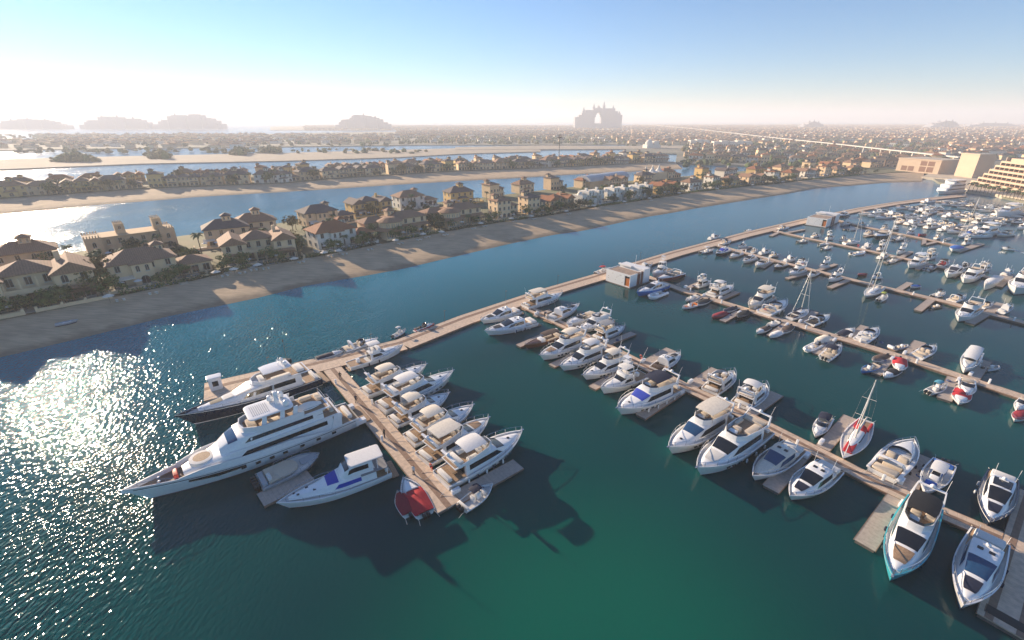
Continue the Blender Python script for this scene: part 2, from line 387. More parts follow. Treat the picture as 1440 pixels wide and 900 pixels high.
def coupe(root, L, B, hull='white', screen=GLASS, roof='white', deck=NONSKID, pad=CUSHD, sunroof=False, stripe=STRIPE, lod=0, stern=CUSHW, mast=True, band=None, halfopen=False):
    fs = max(.8, .085 * L); fb = max(1.2, .13 * L)
    h = Hull(L, B, fs, fb, tm=.42, p=2.2); h.build(root, HULLS[hull], deck, stripe=stripe, band=band)
    X = h.X; zd = fs - .12; hc = 1.35 + .02 * L; zt = fs + hc
    c = [(X(.26), B * .38, B * .32, zd, zt - .05), (X(.34), B * .39, B * .33, zd, zt), (X(.46), B * .39, B * .31, zd, zt - .05), (X(.66), B * .35, B * .22, h.z(.66) - .25, h.z(.66) + .38), (X(.78), B * .26, B * .17, h.z(.78) - .25, h.z(.78) + .22), (X(.90), B * .12, B * .05, h.z(.9) - .25, h.z(.9) - .02)]
    cab = Cab(c); cab.body(MB()).build("cabin", WHITE if roof == 'white' else CANV.get(roof, WHITE), root)
    mb = MB(); cab.patch(mb, X(.475), X(.64), 1.06, 2.94, .03, 0, 5, 8); mb.build("windscreen", screen, root)
    side_windows(root, cab, X(.29), X(.60), .45, .88, screen, 0, -.06 * L)
    if sunroof: mb = MB(); cab.patch(mb, X(.30), X(.45), 1.25, 2.75, .03, 0, 3, 4); mb.build("sunroof", GLASS, root)
    else: hatch(root, [(X(.37), B * .12, zt + .02, .28), (X(.37), -B * .12, zt + .02, .28)])
    if pad: mb = MB(); cab.patch(mb, X(.68), X(.82), 1.2, 2.8, .09, 0, 4, 5); cab.patch(mb, X(.68), X(.82), 1.2, 2.8, .03, 0, 4, 5); mb.build("sunpad", pad, root)
    cz = zd
    MB().box(X(.01), X(.26), -B * .39, B * .39, cz + .06, cz + .10).build("cockpit_floor", TEAK, root)
    s = MB(); s.rbox(X(.015), X(.015) + .11 * L, -B * .33, B * .33, cz + .1, cz + .6, .2); s.rbox(X(.15), X(.25), B * .2, B * .36, cz + .1, cz + .5, .1); split_build(s, "cockpit_seat", stern, root)
    if mast:
        a = MB(); a.box(X(.30), X(.30) + .5, -.5, .5, zt, zt + .12); a.lathe([(.04, 0), (.24, .05), (.27, .2), (.15, .36), (.02, .4)], (X(.31), .0, zt + .12), 9); a.build("radar_dome", WHITE, root)
        a = MB(); a.tube([(X(.28), B * .28, zt), (X(.24), B * .3, zt + 1.9)], .02, 4); a.tube([(X(.28), -B * .28, zt), (X(.24), -B * .3, zt + 1.7)], .02, 4); a.build("antenna", WHITE, root)
    swim(root, h, .08 * L, TEAK if L > 10 else NONSKID)
    rail(root, h, .5, .99, .6, .034 if not lod else .04)
    return h, cab

def express(root, L, B, hull='white', top=None, screen=GLASS, seats=CUSH, arch=True, pad=None, lod=0, outb=0, stripe=STRIPE, floor=None, band=None, topx=(.30, .50)):
    fs = max(.7, .085 * L); fb = max(1.0, .125 * L)
    h = Hull(L, B, fs, fb, tm=.4, p=2.3); h.build(root, HULLS[hull], NONSKID, stripe=stripe, band=band)
    X = h.X; zd = fs - .18
    c = [(X(.56), B * .37, B * .31, zd, fs + .55), (X(.70), B * .32, B * .22, h.z(.7) - .25, h.z(.7) + .32), (X(.82), B * .22, B * .13, h.z(.82) - .25, h.z(.82) + .18), (X(.92), B * .09, B * .03, h.z(.92) - .25, h.z(.92) - .03)]
    cab = Cab(c); cab.body(MB()).build("foredeck_cabin", WHITE, root)
    # wrap-round screen
    w = B * .38; pts = [(X(.40), w), (X(.50), w * .97), (X(.57), w * .8), (X(.61), w * .4), (X(.62), 0), (X(.61), -w * .4), (X(.57), -w * .8), (X(.50), -w * .97), (X(.40), -w)]
    m = MB(); hh = [.15, .6, .75, .8, .8, .8, .75, .6, .15]
    m.loft([[(p[0], p[1], fs + .25 if abs(p[1]) > w * .9 else fs + .45) for p in pts], [(p[0] - .55 * q, p[1] * .93, fs + .35 + q) for p, q in zip(pts, hh)]], False, (False, False)); m.build("windscreen", screen, root)
    m = MB(); m.tube([(p[0] - .55 * q, p[1] * .93, fs + .37 + q) for p, q in zip(pts, hh)], .04, 4); m.build("screen_frame", STEEL, root)
    cz = zd
    MB().box(X(.01), X(.55), -B * .37, B * .37, cz + .04, cz + .08).build("cockpit_floor", floor or (TEAK if L > 9 else NONSKID), root)
    cw = MB()
    for sg in (-1, 1): cw.rbox(X(.0), X(.56), sg * B * .42 - B * .05, sg * B * .42 + B * .05, cz, fs + .12, .06)
    split_build(cw, "cockpit_coaming", WHITE, root)
    s = MB(); s.rbox(X(.02), X(.02) + .13 * L, -B * .34, B * .34, cz + .08, cz + .48, .18)
    s.rbox(X(.19), X(.24), -B * .33, B * .2, cz + .08, cz + .7, .1); s.rbox(X(.24), X(.36), B * .18, B * .35, cz + .08, cz + .5, .1); s.rbox(X(.40), X(.45), -B * .3, -B * .04, cz + .08, cz + .95, .1); s.rbox(X(.40), X(.45), B * .06, B * .3, cz + .08, cz + .95, .1)
    split_build(s, "cockpit_seat", seats, root)
    m = MB(); m.rbox(X(.50), X(.56), -B * .34, B * .34, cz + .08, fs + .5, .1); m.build("dashboard", WHITE, root)
    if arch:
        a = MB(); prev = []
        path = [(X(.20), B * .43, fs + .1), (X(.17), B * .41, fs + .9), (X(.15), B * .33, fs + 1.45), (X(.15), 0, fs + 1.58), (X(.15), -B * .33, fs + 1.45), (X(.17), -B * .41, fs + .9), (X(.20), -B * .43, fs + .1)]
        a.loft([[(p[0], p[1], p[2]), (p[0] + .5, p[1], p[2] + .02), (p[0] + .5, p[1] * .94, p[2] - .1), (p[0], p[1] * .94, p[2] - .1)] for p in path], True, (True, True)); a.build("radar_arch", WHITE, root)
    if top: posts_top(root, X(topx[0] - .1), X(topx[1]), B * .38, fs + .3, fs + 1.75, CANV[top], "bimini", .18)
    if pad: mb = MB(); cab.patch(mb, X(.66), X(.82), 1.2, 2.8, .08, 0, 4, 5); mb.build("sunpad", pad, root)
    if outb:
        for i in range(outb): outboard(root, X(0) - .05, (i - (outb - 1) / 2) * .65, fs * .55, BLACK)
    else: swim(root, h, .08 * L, TEAK if L > 10 else NONSKID)
    rail(root, h, .55, .99, .5, .028 if not lod else .035)
    return h, cab

def console(root, L, B, hull='white', top='white', outb=2, seats=CUSHW, lod=0, floor=None, om=BLACK, cabin=False):
    fs = max(.6, .08 * L); fb = max(.95, .13 * L); h = Hull(L, B, fs, fb, tm=.4, p=2.2)
    h.build(root, HULLS[hull], floor or NONSKID, bul=.42 * fs + .1); X = h.X; zd = fs * .55
    m = MB(); m.rbox(X(.42), X(.56), -B * .16, B * .16, zd, zd + 1.15, .12); m.build("console", WHITE, root)
    m = MB(); m.loft([[(X(.56) - .02, -B * .15, zd + 1.1), (X(.56) - .02, B * .15, zd + 1.1)], [(X(.51), -B * .13, zd + 1.55), (X(.51), B * .13, zd + 1.55)]], False, (False, False)); m.build("windscreen", GLASS, root)
    s = MB(); s.rbox(X(.30), X(.38), -B * .17, B * .17, zd, zd + .8, .12); s.rbox(X(.62), X(.74), -B * .2, B * .2, zd, zd + .5, .12); s.rbox(X(.02), X(.08), -B * .36, B * .36, zd, zd + .5, .1); split_build(s, "seat", seats, root)
    if top: posts_top(root, X(.28), X(.56), B * .27, zd + .3, zd + 2.05, CANV[top], "canopy_top", .1, thick=.08)
    for i in range(outb): outboard(root, X(0), (i - (outb - 1) / 2) * .62, fs * .5, om)
    rail(root, h, .6, .985, .3, .03)
    return h, None

def covered(root, L, B, hull='white', top='navy', outb=1, lod=0, full=True, band=None):
    fs = max(.6, .085 * L); fb = max(.9, .125 * L); h = Hull(L, B, fs, fb, tm=.42, p=2.3)
    h.build(root, HULLS[hull], NONSKID, band=band); X = h.X
    rings = []; t1 = .93 if full else .62
    for i in range(11):
        t = .02 + (t1 - .02) * i / 10; w = h.hb(t) * .97; hp = min(1, B / 2.8) * (.38 + .22 * math.exp(-((t - .5) / .16) ** 2)) * (1 - .75 * (t / t1) ** 4) * (.5 + .5 * min(1, t * 8))
        z = h.z(t)
        rings.append([(X(t), w * y, z + .03 + hp * (1 - abs(y) ** 2.0) * (1 + .06 * sin(9 * t + 5 * y))) for y in (1, .8, .55, .25, 0, -.25, -.55, -.8, -1)])
    MB().loft([list(reversed(r)) for r in rings][::-1], False, (True, True)).build("boat_cover", CANV[top], root)
    if not full:
        c = [(X(.60), B * .35, B * .30, fs - .2, fs + .5), (X(.75), B * .28, B * .18, h.z(.75) - .25, h.z(.75) + .25), (X(.92), B * .09, B * .03, h.z(.92) - .25, h.z(.92) - .03)]
        Cab(c).body(MB()).build("foredeck_cabin", WHITE, root)
    for i in range(outb): outboard(root, X(0), (i - (outb - 1) / 2) * .6, fs * .5, BLACK)
    rail(root, h, .6, .985, .35, .03)
    return h, None

def dinghy(root, L, B, hull='grey', seats=CUSH, outb=1, lod=0, tubes='grey'):
    m = MB(); r = B * .13; pts = []
    for sg in (1, -1):
        a = [(-L / 2, sg * (B / 2 - r), r * 1.1), (0, sg * (B / 2 - r), r * 1.15), (L * .25, sg * (B / 2 - r) * .9, r * 1.3), (L * .4, sg * (B / 2 - r) * .55, r * 1.7), (L * .48, 0, r * 2.1)]
        pts = a if sg > 0 else pts + list(reversed(a))[1:]
    m.tube(pts, r, 8); m.build("inflatable_tube", HULLS.get(hull, GREYW) if hull in HULLS else CANV[hull], root)
    m = MB(); m.prism([(-L / 2, -B / 2 + r), (L * .25, -B / 2 + r), (L * .42, -B * .15), (L * .42, B * .15), (L * .25, B / 2 - r), (-L / 2, B / 2 - r)], -.15, r * .9); m.build("hull", WHITE, root)
    s = MB(); s.rbox(-L * .05, L * .08, -B * .14, B * .14, r, r + .75, .08); s.build("console", WHITE, root)
    s = MB(); s.rbox(-L * .28, -L * .15, -B * .2, B * .2, r, r + .45, .08); s.rbox(L * .2, L * .3, -B * .16, B * .16, r, r + .3, .08); split_build(s, "seat", seats, root)
    for i in range(outb): outboard(root, -L / 2, (i - (outb - 1) / 2) * .6, r * 1.3, BLACK)
    return None, None

def launch(root, L, B):
    h = Hull(L, B, .9, 1.35, tm=.42, p=2.0); h.build(root, WOODD, TEAK, bul=.35); X = h.X
    c = [(X(.62), B * .33, B * .28, .6, 1.35), (X(.78), B * .24, B * .16, .9, 1.35), (X(.93), B * .07, B * .03, 1.0, 1.25)]
    Cab(c).body(MB()).build("foredeck_cabin", WOODD, root)
    MB().rbox(X(.5), X(.6), -B * .3, B * .3, .6, 1.6, .1).build("dashboard", WHITE, root)
    s = MB(); s.rbox(X(.05), X(.15), -B * .33, B * .33, .6, 1.05, .1); s.rbox(X(.2), X(.42), -B * .36, -B * .2, .6, 1.0, .1); s.rbox(X(.2), X(.42), B * .2, B * .36, .6, 1.0, .1); split_build(s, "cockpit_seat", CUSH, root)
    posts_top(root, X(.12), X(.52), B * .36, .9, 2.5, CANV['brown'], "bimini", .12)
    rail(root, h, .6, .985, .4); swim(root, h, .9)
    return h, None

def sportfish(root, L, B, tower=True, top='white', hull='white', outrig=True):
    h = Hull(L, B, 1.15, 2.1, tm=.42, p=2.2); h.build(root, HULLS[hull], NONSKID); X = h.X; fs = 1.15
    zt = fs + 1.5
    cab = Cab([(X(.36), B * .37, B * .34, fs - .1, zt), (X(.52), B * .37, B * .33, fs - .1, zt), (X(.64), B * .34, B * .24, h.z(.64) - .25, h.z(.64) + .5), (X(.80), B * .22, B * .13, h.z(.8) - .25, h.z(.8) + .2), (X(.90), B * .1, B * .04, h.z(.9) - .25, h.z(.9) - .02)])
    cab.body(MB()).build("cabin", WHITE, root)
    mb = MB(); cab.patch(mb, X(.53), X(.63), 1.05, 2.95, .03, 0, 4, 8); mb.build("windscreen", GLASS, root)
    side_windows(root, cab, X(.40), X(.58), .45, .85, GLASS, 0, -.4)
    m = MB(); m.rbox(X(.50), X(.56), -B * .28, B * .28, zt, zt + .75, .15); m.rbox(X(.40), X(.54), B * .26, B * .34, zt, zt + .55, .05); m.rbox(X(.40), X(.54), -B * .34, -B * .26, zt, zt + .55, .05); m.build("coaming", WHITE, root)
    m = MB(); m.rbox(X(.42), X(.46), -B * .2, B * .2, zt, zt + .7, .1); split_build(m, "flybridge_seat", CUSHW, root)
    posts_top(root, X(.36), X(.56), B * .30, zt, zt + 2.0, CANV[top], "hardtop", .1, thick=.1)
    if tower:
        t = MB(); tz = zt + 2.0
        for sg in (-1, 1):
            for xx, xt in ((X(.34), X(.42)), (X(.56), X(.49))): t.tube([(xx, sg * B * .36, zt - .6), (xt, sg * B * .13, tz + 2.0)], .04, 5)
        t.box(X(.41), X(.50), -B * .17, B * .17, tz + .95, tz + 1.02); t.tube([(X(.41), -B * .16, tz + 1.7), (X(.5), -B * .16, tz + 1.7), (X(.5), B * .16, tz + 1.7), (X(.41), B * .16, tz + 1.7), (X(.41), -B * .16, tz + 1.7)], .035, 4)
        t.box(X(.41), X(.50), -B * .17, B * .17, tz + 2.0, tz + 2.06); t.build("tuna_tower", WHITE, root)
    if outrig:
        for sg in (-1, 1): MB().tube([(X(.46), sg * B * .42, zt - .5), (X(.33), sg * (B * .5 + 1.3), zt + 7.0)], .05, 5, r2=.02).build("outrigger", WHITE, root)
    MB().box(X(.01), X(.35), -B * .38, B * .38, fs - .08, fs - .045).build("cockpit_floor", TEAK, root)
    MB().rbox(X(.14), X(.2), -.4, .4, fs - .05, fs + .7, .15).build("fighting_chair", WHITE, root)
    MB().box(X(.355), X(.36) - .01, -B * .28, B * .28, fs, zt - .2).build("saloon_door", GLASS, root)
    swim(root, h, .5); rail(root, h, .45, .99, .65)
    return h, cab

def sailboat(root, L, B, mast, cover='red', hull='white', deck=NONSKID, boomcover='cream', mx=.56, jib=None):
    h = Hull(L, B, .95, 1.25, tm=.48, p=1.9, rake=.12, transom=.6); h.build(root, HULLS[hull], deck, bul=.1); X = h.X
    cab = Cab([(X(.30), B * .25, B * .20, .8, 1.55), (X(.55), B * .25, B * .19, .85, 1.6), (X(.75), B * .12, B * .07, 1.0, 1.3)])
    cab.body(MB()).build("cabin", WHITE, root); side_windows(root, cab, X(.36), X(.6), .45, .8)
    MB().box(X(.04), X(.28), -B * .2, B * .2, .94, .97).build("cockpit_floor", TEAK, root)
    s = MB(); s.rbox(X(.06), X(.27), B * .2, B * .3, .9, 1.2, .05); s.rbox(X(.06), X(.27), -B * .3, -B * .2, .9, 1.2, .05); split_build(s, "cockpit_seat", CANV[cover], root)
    if cover: 
        m = MB(); rings = []
        for i in range(5):
            x = X(.28) + i * .35; rings.append([(x, B * .24 * y, 1.35 + (.75 - .1 * i) * sqrt(max(0, 1 - y * y)) * (1 if i < 4 else .4)) for y in (-1, -.8, -.4, 0, .4, .8, 1)])
        m.loft(rings, False, (True, True)); m.build("spray_hood", CANV[cover], root)
    mo = MB().tube([(X(mx), 0, 1.2), (X(mx) - .15, 0, mast)], .11, 7, r2=.07).build("mast", CREAM, root)
    sp = MB()
    for k in (.42, .7):
        z = 1.2 + (mast - 1.2) * k; w = B * .32 * (1.1 - k * .4); sp.tube([(X(mx) - .05, -w, z), (X(mx) - .05, w, z)], .04, 4)
    sp.build("spreaders", CREAM, root)
    MB().tube([(X(mx), 0, 2.3), (X(.12), 0, 2.35)], .08, 6).build("boom", CREAM, root)
    MB().tube([(X(mx) - .1, 0, 2.55), (X(.3), 0, 2.5), (X(.14), 0, 2.42)], .2, 7, r2=.1).build("furled_mainsail", CANV[boomcover], root)
    rg = MB()
    for sg in (-1, 1):
        z1 = 1.2 + (mast - 1.2) * .7; rg.tube([(X(mx) - .3, sg * B * .47, 1.1), (X(mx) - .05, sg * B * .30, 1.2 + (mast - 1.2) * .42), (X(mx) - .05, sg * B * .26, z1), (X(mx) - .1, 0, mast - .2)], .018, 3)
    rg.tube([(X(.01), 0, 1.2), (X(mx) - .15, 0, mast - .1)], .018, 3); rg.build("rigging", STEEL, root)
    MB().tube([(X(.985), 0, 1.35), (X(mx) - .1, 0, mast - .6)], .06, 5).build("furled_jib", CANV[jib or 'white'], root)
    rail(root, h, .0, .99, .55, .02, 12, "guard_rail")
    if cover == 'red':
        MB().rbox(X(.62), X(.86), -B * .17, B * .17, 1.1, 1.38, .2).build("deck_cover", CANV['red'], root)
    return h, cab
# ---------------------------------------------------------------- water
def water_material():
    m = bpy.data.materials.new("sea_water"); m.use_nodes = True; nt = m.node_tree; b = nt.nodes["Principled BSDF"]
    N = nt.nodes.new; Lk = nt.links.new
    b.inputs["Roughness"].default_value = .06; b.inputs["IOR"].default_value = 1.33; b.inputs["Specular IOR Level"].default_value = .26
    g = N("ShaderNodeNewGeometry"); n1 = N("ShaderNodeTexNoise"); n1.inputs["Scale"].default_value = .011; n1.inputs["Detail"].default_value = 3
    Lk(g.outputs["Position"], n1.inputs["Vector"])
    cr = N("ShaderNodeValToRGB"); e = cr.color_ramp.elements
    e[0].position = .3; e[0].color = (.0, .030, .036, 1); e[1].position = .72; e[1].color = (.0005, .078, .074, 1)
    Lk(n1.outputs[0], cr.inputs[0])
    # shallower, bluer-green lagoon towards the sand (position of the sea bed, in world metres)
    sp = N("ShaderNodeSeparateXYZ"); Lk(g.outputs["Position"], sp.inputs[0])
    def mth(op, a, c=None, d=None):
        q = N("ShaderNodeMath"); q.operation = op
        for i, z in enumerate((a, c, d)):
            if z is None: continue
            if hasattr(z, "links"): Lk(z, q.inputs[i])
            else: q.inputs[i].default_value = z
        return q.outputs[0]
    # distance across the channel: 0 at the breakwater pontoon, 1 at the beach
    u = mth('ADD', mth('MULTIPLY', sp.outputs[0], -.669), mth('MULTIPLY', sp.outputs[1], .743))
    mr = N("ShaderNodeMapRange"); mr.inputs[1].default_value = 75; mr.inputs[2].default_value = 160; Lk(u, mr.inputs[0])
    mx = N("ShaderNodeMix"); mx.data_type = 'RGBA'; Lk(mr.outputs[0], mx.inputs[0]); Lk(cr.outputs[0], mx.inputs[6]); mx.inputs[7].default_value = (.003, .17, .24, 1)
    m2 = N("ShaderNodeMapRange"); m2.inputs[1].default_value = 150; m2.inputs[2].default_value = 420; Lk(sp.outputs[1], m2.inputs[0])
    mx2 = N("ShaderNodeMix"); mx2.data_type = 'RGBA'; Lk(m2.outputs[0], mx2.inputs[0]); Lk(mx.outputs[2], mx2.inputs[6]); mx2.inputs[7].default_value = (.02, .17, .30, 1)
    # shallow sand bank in front of the yachts
    vx = N("ShaderNodeVectorMath"); vx.operation = 'DISTANCE'; Lk(g.outputs["Position"], vx.inputs[0]); vx.inputs[1].default_value = (9, 30, 0)
    m3 = N("ShaderNodeMapRange"); m3.inputs[1].default_value = 34; m3.inputs[2].default_value = 4; m3.interpolation_type = 'SMOOTHSTEP'; Lk(vx.outputs["Value"], m3.inputs[0])
    mx3 = N("ShaderNodeMix"); mx3.data_type = 'RGBA'; Lk(mth('MULTIPLY', m3.outputs[0], .8), mx3.inputs[0]); Lk(mx2.outputs[2], mx3.inputs[6]); mx3.inputs[7].default_value = (.0005, .12, .075, 1)
    Lk(mx3.outputs[2], b.inputs["Base Color"])
    # ripples: fine ones everywhere, stronger out in the open channel
    w1 = N("ShaderNodeTexNoise"); w1.inputs["Scale"].default_value = 2.1; w1.inputs["Detail"].default_value = .6; w1.inputs["Distortion"].default_value = .3
    mp = N("ShaderNodeMapping"); mp.inputs["Rotation"].default_value = (0, 0, R(-40)); mp.inputs["Scale"].default_value = (1, .55, 1); Lk(g.outputs["Position"], mp.inputs[0]); Lk(mp.outputs[0], w1.inputs["Vector"])
    w2 = N("ShaderNodeTexNoise"); w2.inputs["Scale"].default_value = .22; w2.inputs["Detail"].default_value = 1; Lk(mp.outputs[0], w2.inputs["Vector"])
    hgt = mth('ADD', mth('MULTIPLY', w1.outputs[0], .55), mth('MULTIPLY', w2.outputs[0], .6))
    # open water on the left: east of the marina is calm
    mo = N("ShaderNodeMapRange"); mo.inputs[1].default_value = -18; mo.inputs[2].default_value = -62; Lk(sp.outputs[0], mo.inputs[0])
    pn = N("ShaderNodeTexNoise"); pn.inputs["Scale"].default_value = .022; pn.inputs["Detail"].default_value = 2; Lk(mp.outputs[0], pn.inputs["Vector"])
    pr = N("ShaderNodeMapRange"); pr.interpolation_type = 'SMOOTHSTEP'; pr.inputs[1].default_value = .35; pr.inputs[2].default_value = .65; pr.inputs[3].default_value = .28; pr.inputs[4].default_value = .7; Lk(pn.outputs[0], pr.inputs[0])
    st = mth('MULTIPLY', mth('ADD', mth('MULTIPLY', mo.outputs[0], .93), .08), pr.outputs[0])
    bp = N("ShaderNodeBump"); bp.inputs["Distance"].default_value = 1.2; Lk(st, bp.inputs["Strength"]); Lk(hgt, bp.inputs["Height"]); Lk(bp.outputs[0], b.inputs["Normal"])
    rf = N("ShaderNodeMapRange"); rf.inputs[1].default_value = 110; rf.inputs[2].default_value = 260; rf.inputs[3].default_value = .07; rf.inputs[4].default_value = .2; Lk(sp.outputs[1], rf.inputs[0]); Lk(rf.outputs[0], b.inputs["Roughness"])
    return m
wm = MB(); WX, WY = 9000, 15000
xs = [-WX, -800, -200, 200, 800, WX]; ys = [-60, 40, 150, 400, 1200, WY]
wm.add([(x, y, 0) for y in ys for x in xs], [(j * 6 + i, j * 6 + i + 1, (j + 1) * 6 + i + 1, (j + 1) * 6 + i) for j in range(5) for i in range(5)])
struct(wm.build("water", water_material(), smooth=0))

# ---------------------------------------------------------------- land
SAND = mat("beach_sand", (.62, .45, .28), .95, var=.16, scale=.15, bump=.1)
def tide_line(m):
    nt = m.node_tree; b = nt.nodes["Principled BSDF"]; src = b.inputs["Base Color"].links[0].from_socket; N = nt.nodes.new; Lk = nt.links.new
    tc = N("ShaderNodeTexCoord"); sp = N("ShaderNodeSeparateXYZ"); Lk(tc.outputs["Object"], sp.inputs[0]); no = N("ShaderNodeTexNoise"); no.inputs["Scale"].default_value = .25; no.inputs["Detail"].default_value = 5; Lk(tc.outputs["Object"], no.inputs["Vector"])
    ad = N("ShaderNodeMath"); ad.operation = 'MULTIPLY_ADD'; Lk(no.outputs[0], ad.inputs[0]); ad.inputs[1].default_value = .9; Lk(sp.outputs[2], ad.inputs[2])
    mr = N("ShaderNodeMapRange"); mr.inputs[1].default_value = .62; mr.inputs[2].default_value = 1.0; Lk(ad.outputs[0], mr.inputs[0])
    mx = N("ShaderNodeMix"); mx.data_type = 'RGBA'; mx.blend_type = 'MULTIPLY'; mx.inputs[0].default_value = 1; Lk(src, mx.inputs[6])
    cr = N("ShaderNodeValToRGB"); cr.color_ramp.elements[0].color = (.55, .55, .56, 1); cr.color_ramp.elements[1].color = (1, 1, 1, 1); Lk(mr.outputs[0], cr.inputs[0]); Lk(cr.outputs[0], mx.inputs[7])
    # raked tracks along the beach and trodden patches
    n2 = N("ShaderNodeTexNoise"); n2.inputs["Scale"].default_value = 1.6; n2.inputs["Detail"].default_value = 6; mp = N("ShaderNodeMapping"); mp.inputs["Rotation"].default_value = (0, 0, R(-45)); mp.inputs["Scale"].default_value = (.12, 1.2, 1); Lk(tc.outputs["Object"], mp.inputs[0]); Lk(mp.outputs[0], n2.inputs["Vector"])
    c2 = N("ShaderNodeValToRGB"); c2.color_ramp.elements[0].position = .35; c2.color_ramp.elements[0].color = (.72, .72, .72, 1); c2.color_ramp.elements[1].position = .65; Lk(n2.outputs[0], c2.inputs[0])
    m2 = N("ShaderNodeMix"); m2.data_type = 'RGBA'; m2.blend_type = 'MULTIPLY'; m2.inputs[0].default_value = 1; Lk(mx.outputs[2], m2.inputs[6]); Lk(c2.outputs[0], m2.inputs[7]); Lk(m2.outputs[2], b.inputs["Base Color"])
tide_line(SAND)
WETS = mat("far_sand", (.44, .36, .26), .95, var=.15, scale=.05)
GARD = mat("garden_ground", (.10, .11, .045), .95, col2=(.14, .125, .07), scale=.08)
CITYG = mat("town_ground", (.27, .24, .19), .95, col2=(.12, .13, .08), scale=.02)
def interp(pts, n):
    """resample a polyline of (x,y) to n+1 points by length"""
    P = [Vector((p[0], p[1])) for p in pts]; d = [0]
    for a, b in zip(P, P[1:]): d.append(d[-1] + (b - a).length)
    out = []
    for i in range(n + 1):
        s = d[-1] * i / n; k = 0
        while k < len(P) - 2 and s > d[k + 1]: k += 1
        t = (s - d[k]) / (d[k + 1] - d[k]); out.append(P[k] + (P[k + 1] - P[k]) * t)
    return out
def along(pts, s):
    P = [Vector((p[0], p[1])) for p in pts]
    for a, b in zip(P, P[1:]):
        l = (b - a).length
        if s <= l or b is P[-1]:
            d = (b - a) / l; return a + d * s, d
        s -= l
def plen(pts): return sum((Vector(b[:2]) - Vector(a[:2])).length for a, b in zip(pts, pts[1:]))
WL_A = [(-200, 548), (-100, 527), (0, 503), (150, 467), (240, 444), (290, 434), (355, 421), (430, 402), (525, 386), (567, 378), (661, 356), (717, 343), (780, 330), (819, 325), (873, 313), (911, 305), (942, 300), (980, 293), (1024, 286), (1067, 279), (1100, 274), (1149, 265), (1200, 261), (1248, 257), (1296, 256)]
GL_A = [(-200, 494), (-100, 473), (0, 451), (44, 442), (100, 431), (155, 419), (200, 409), (262, 397), (337, 379), (399, 370), (470, 356), (557, 339), (601, 331), (647, 322), (701, 313), (780, 302), (852, 289), (902, 282), (972, 271), (1043, 263), (1100, 258), (1150, 251), (1200, 247), (1260, 243), (1300, 242)]
WL_B = [(-160, 322), (0, 301), (55, 296), (150, 287), (208, 283), (278, 277), (400, 270), (480, 265), (572, 259), (642, 255), (738, 250), (800, 246), (900, 241), (960, 238)]
GL_B = [(-160, 296), (0, 280), (100, 273), (200, 266), (400, 258), (480, 251), (642, 241), (760, 237), (878, 231), (949, 228)]
def shore(name, wl, gl, zg, m, n=60, bank=4):
    a = interp([W(x, y, 0) for x, y in wl], n); b = interp([W(x, y, zg) for x, y in gl], n); rings = []
    for p, q in zip(a, b):
        d = (p - q).normalized(); o = p + d * bank
        row = [(o.x, o.y, -.8), (p.x, p.y, -.02)]
        for k in (.2, .45, .7, .9, 1.0, 1.1): 
            w = p + (q - p) * k; row.append((w.x, w.y, zg * min(1, k) ** .8 + .15 * sin(w.x * .3) * k * (1 - min(k, 1))))
        rings.append(row)
    mb = MB(); mb.loft([r for r in rings], False, (False, False)); mb.f = [tuple(reversed(f)) for f in mb.f]
    return struct(mb.build(name, m))
shore("beach", WL_A, GL_A, 2.2, SAND, 80)
shore("beach", WL_B, GL_B, 2.0, SAND, 60)
GA = [W(x, y, 2.2) for x, y in GL_A]; GB = [W(x, y, 2.0) for x, y in GL_B]
def offs(P, d):
    out = []
    for i, p in enumerate(P):
        a = P[max(i - 1, 0)]; b = P[min(i + 1, len(P) - 1)]; t = (b - a).normalized(); out.append(Vector((p.x - t.y * d, p.y + t.x * d)))
    return out
def band(name, P, w, z, m):
    A = [Vector((p[0], p[1])) for p in P]; Bk = offs(A, w)
    mb = MB(); rings = [[(a.x, a.y, z), (b.x, b.y, z), (b.x + (b.x - a.x) / w * 6, b.y + (b.y - a.y) / w * 6, -.6)] for a, b in zip(A, Bk)]
    mb.loft(rings, False, (False, False)); mb.f = [tuple(reversed(f)) for f in mb.f]; return struct(mb.build(name, m))
band("island_ground", interp(GA, 60), 74, 2.2, GARD)
band("island_ground", interp(GB, 60), 85, 2.0, GARD)
sheet("sand_spit", poly_px([(-260, 241), (0, 238), (200, 230), (400, 226), (560, 221), (650, 216), (760, 213), (760, 207), (640, 208.5), (600, 209.5), (400, 215), (200, 219), (0, 224), (-260, 228)], 1.2), 1.2, WETS, 2)
sheet("far_land", poly_px([(-300, 219), (0, 211), (200, 208), (400, 206), (600, 203.5), (760, 203.5), (880, 203), (880, 184), (600, 184.5), (430, 187), (200, 193), (0, 197), (-300, 201)], 1.6), 1.6, CITYG, 2.4)
sheet("far_land", poly_px([(380, 183), (600, 183), (800, 183.9), (880, 183.9), (880, 176.5), (700, 176), (480, 176.5), (380, 178)], 1.6), 1.6, CITYG, 2.4)
sheet("town_land", poly_px([(880, 214), (952, 216), (950, 229), (1300, 243), (1320, 256), (1560, 310), (1700, 300), (1900, 190), (1900, 175.8), (1400, 176), (880, 175.6)], 1.5), 1.5, CITYG, 2.3)
sheet("sand_strip", poly_px([(640, 206.8), (760, 204.6), (972, 205.5), (972, 208.5), (880, 209.3), (640, 210.5)], 1.7), 1.7, WETS, 2.5)

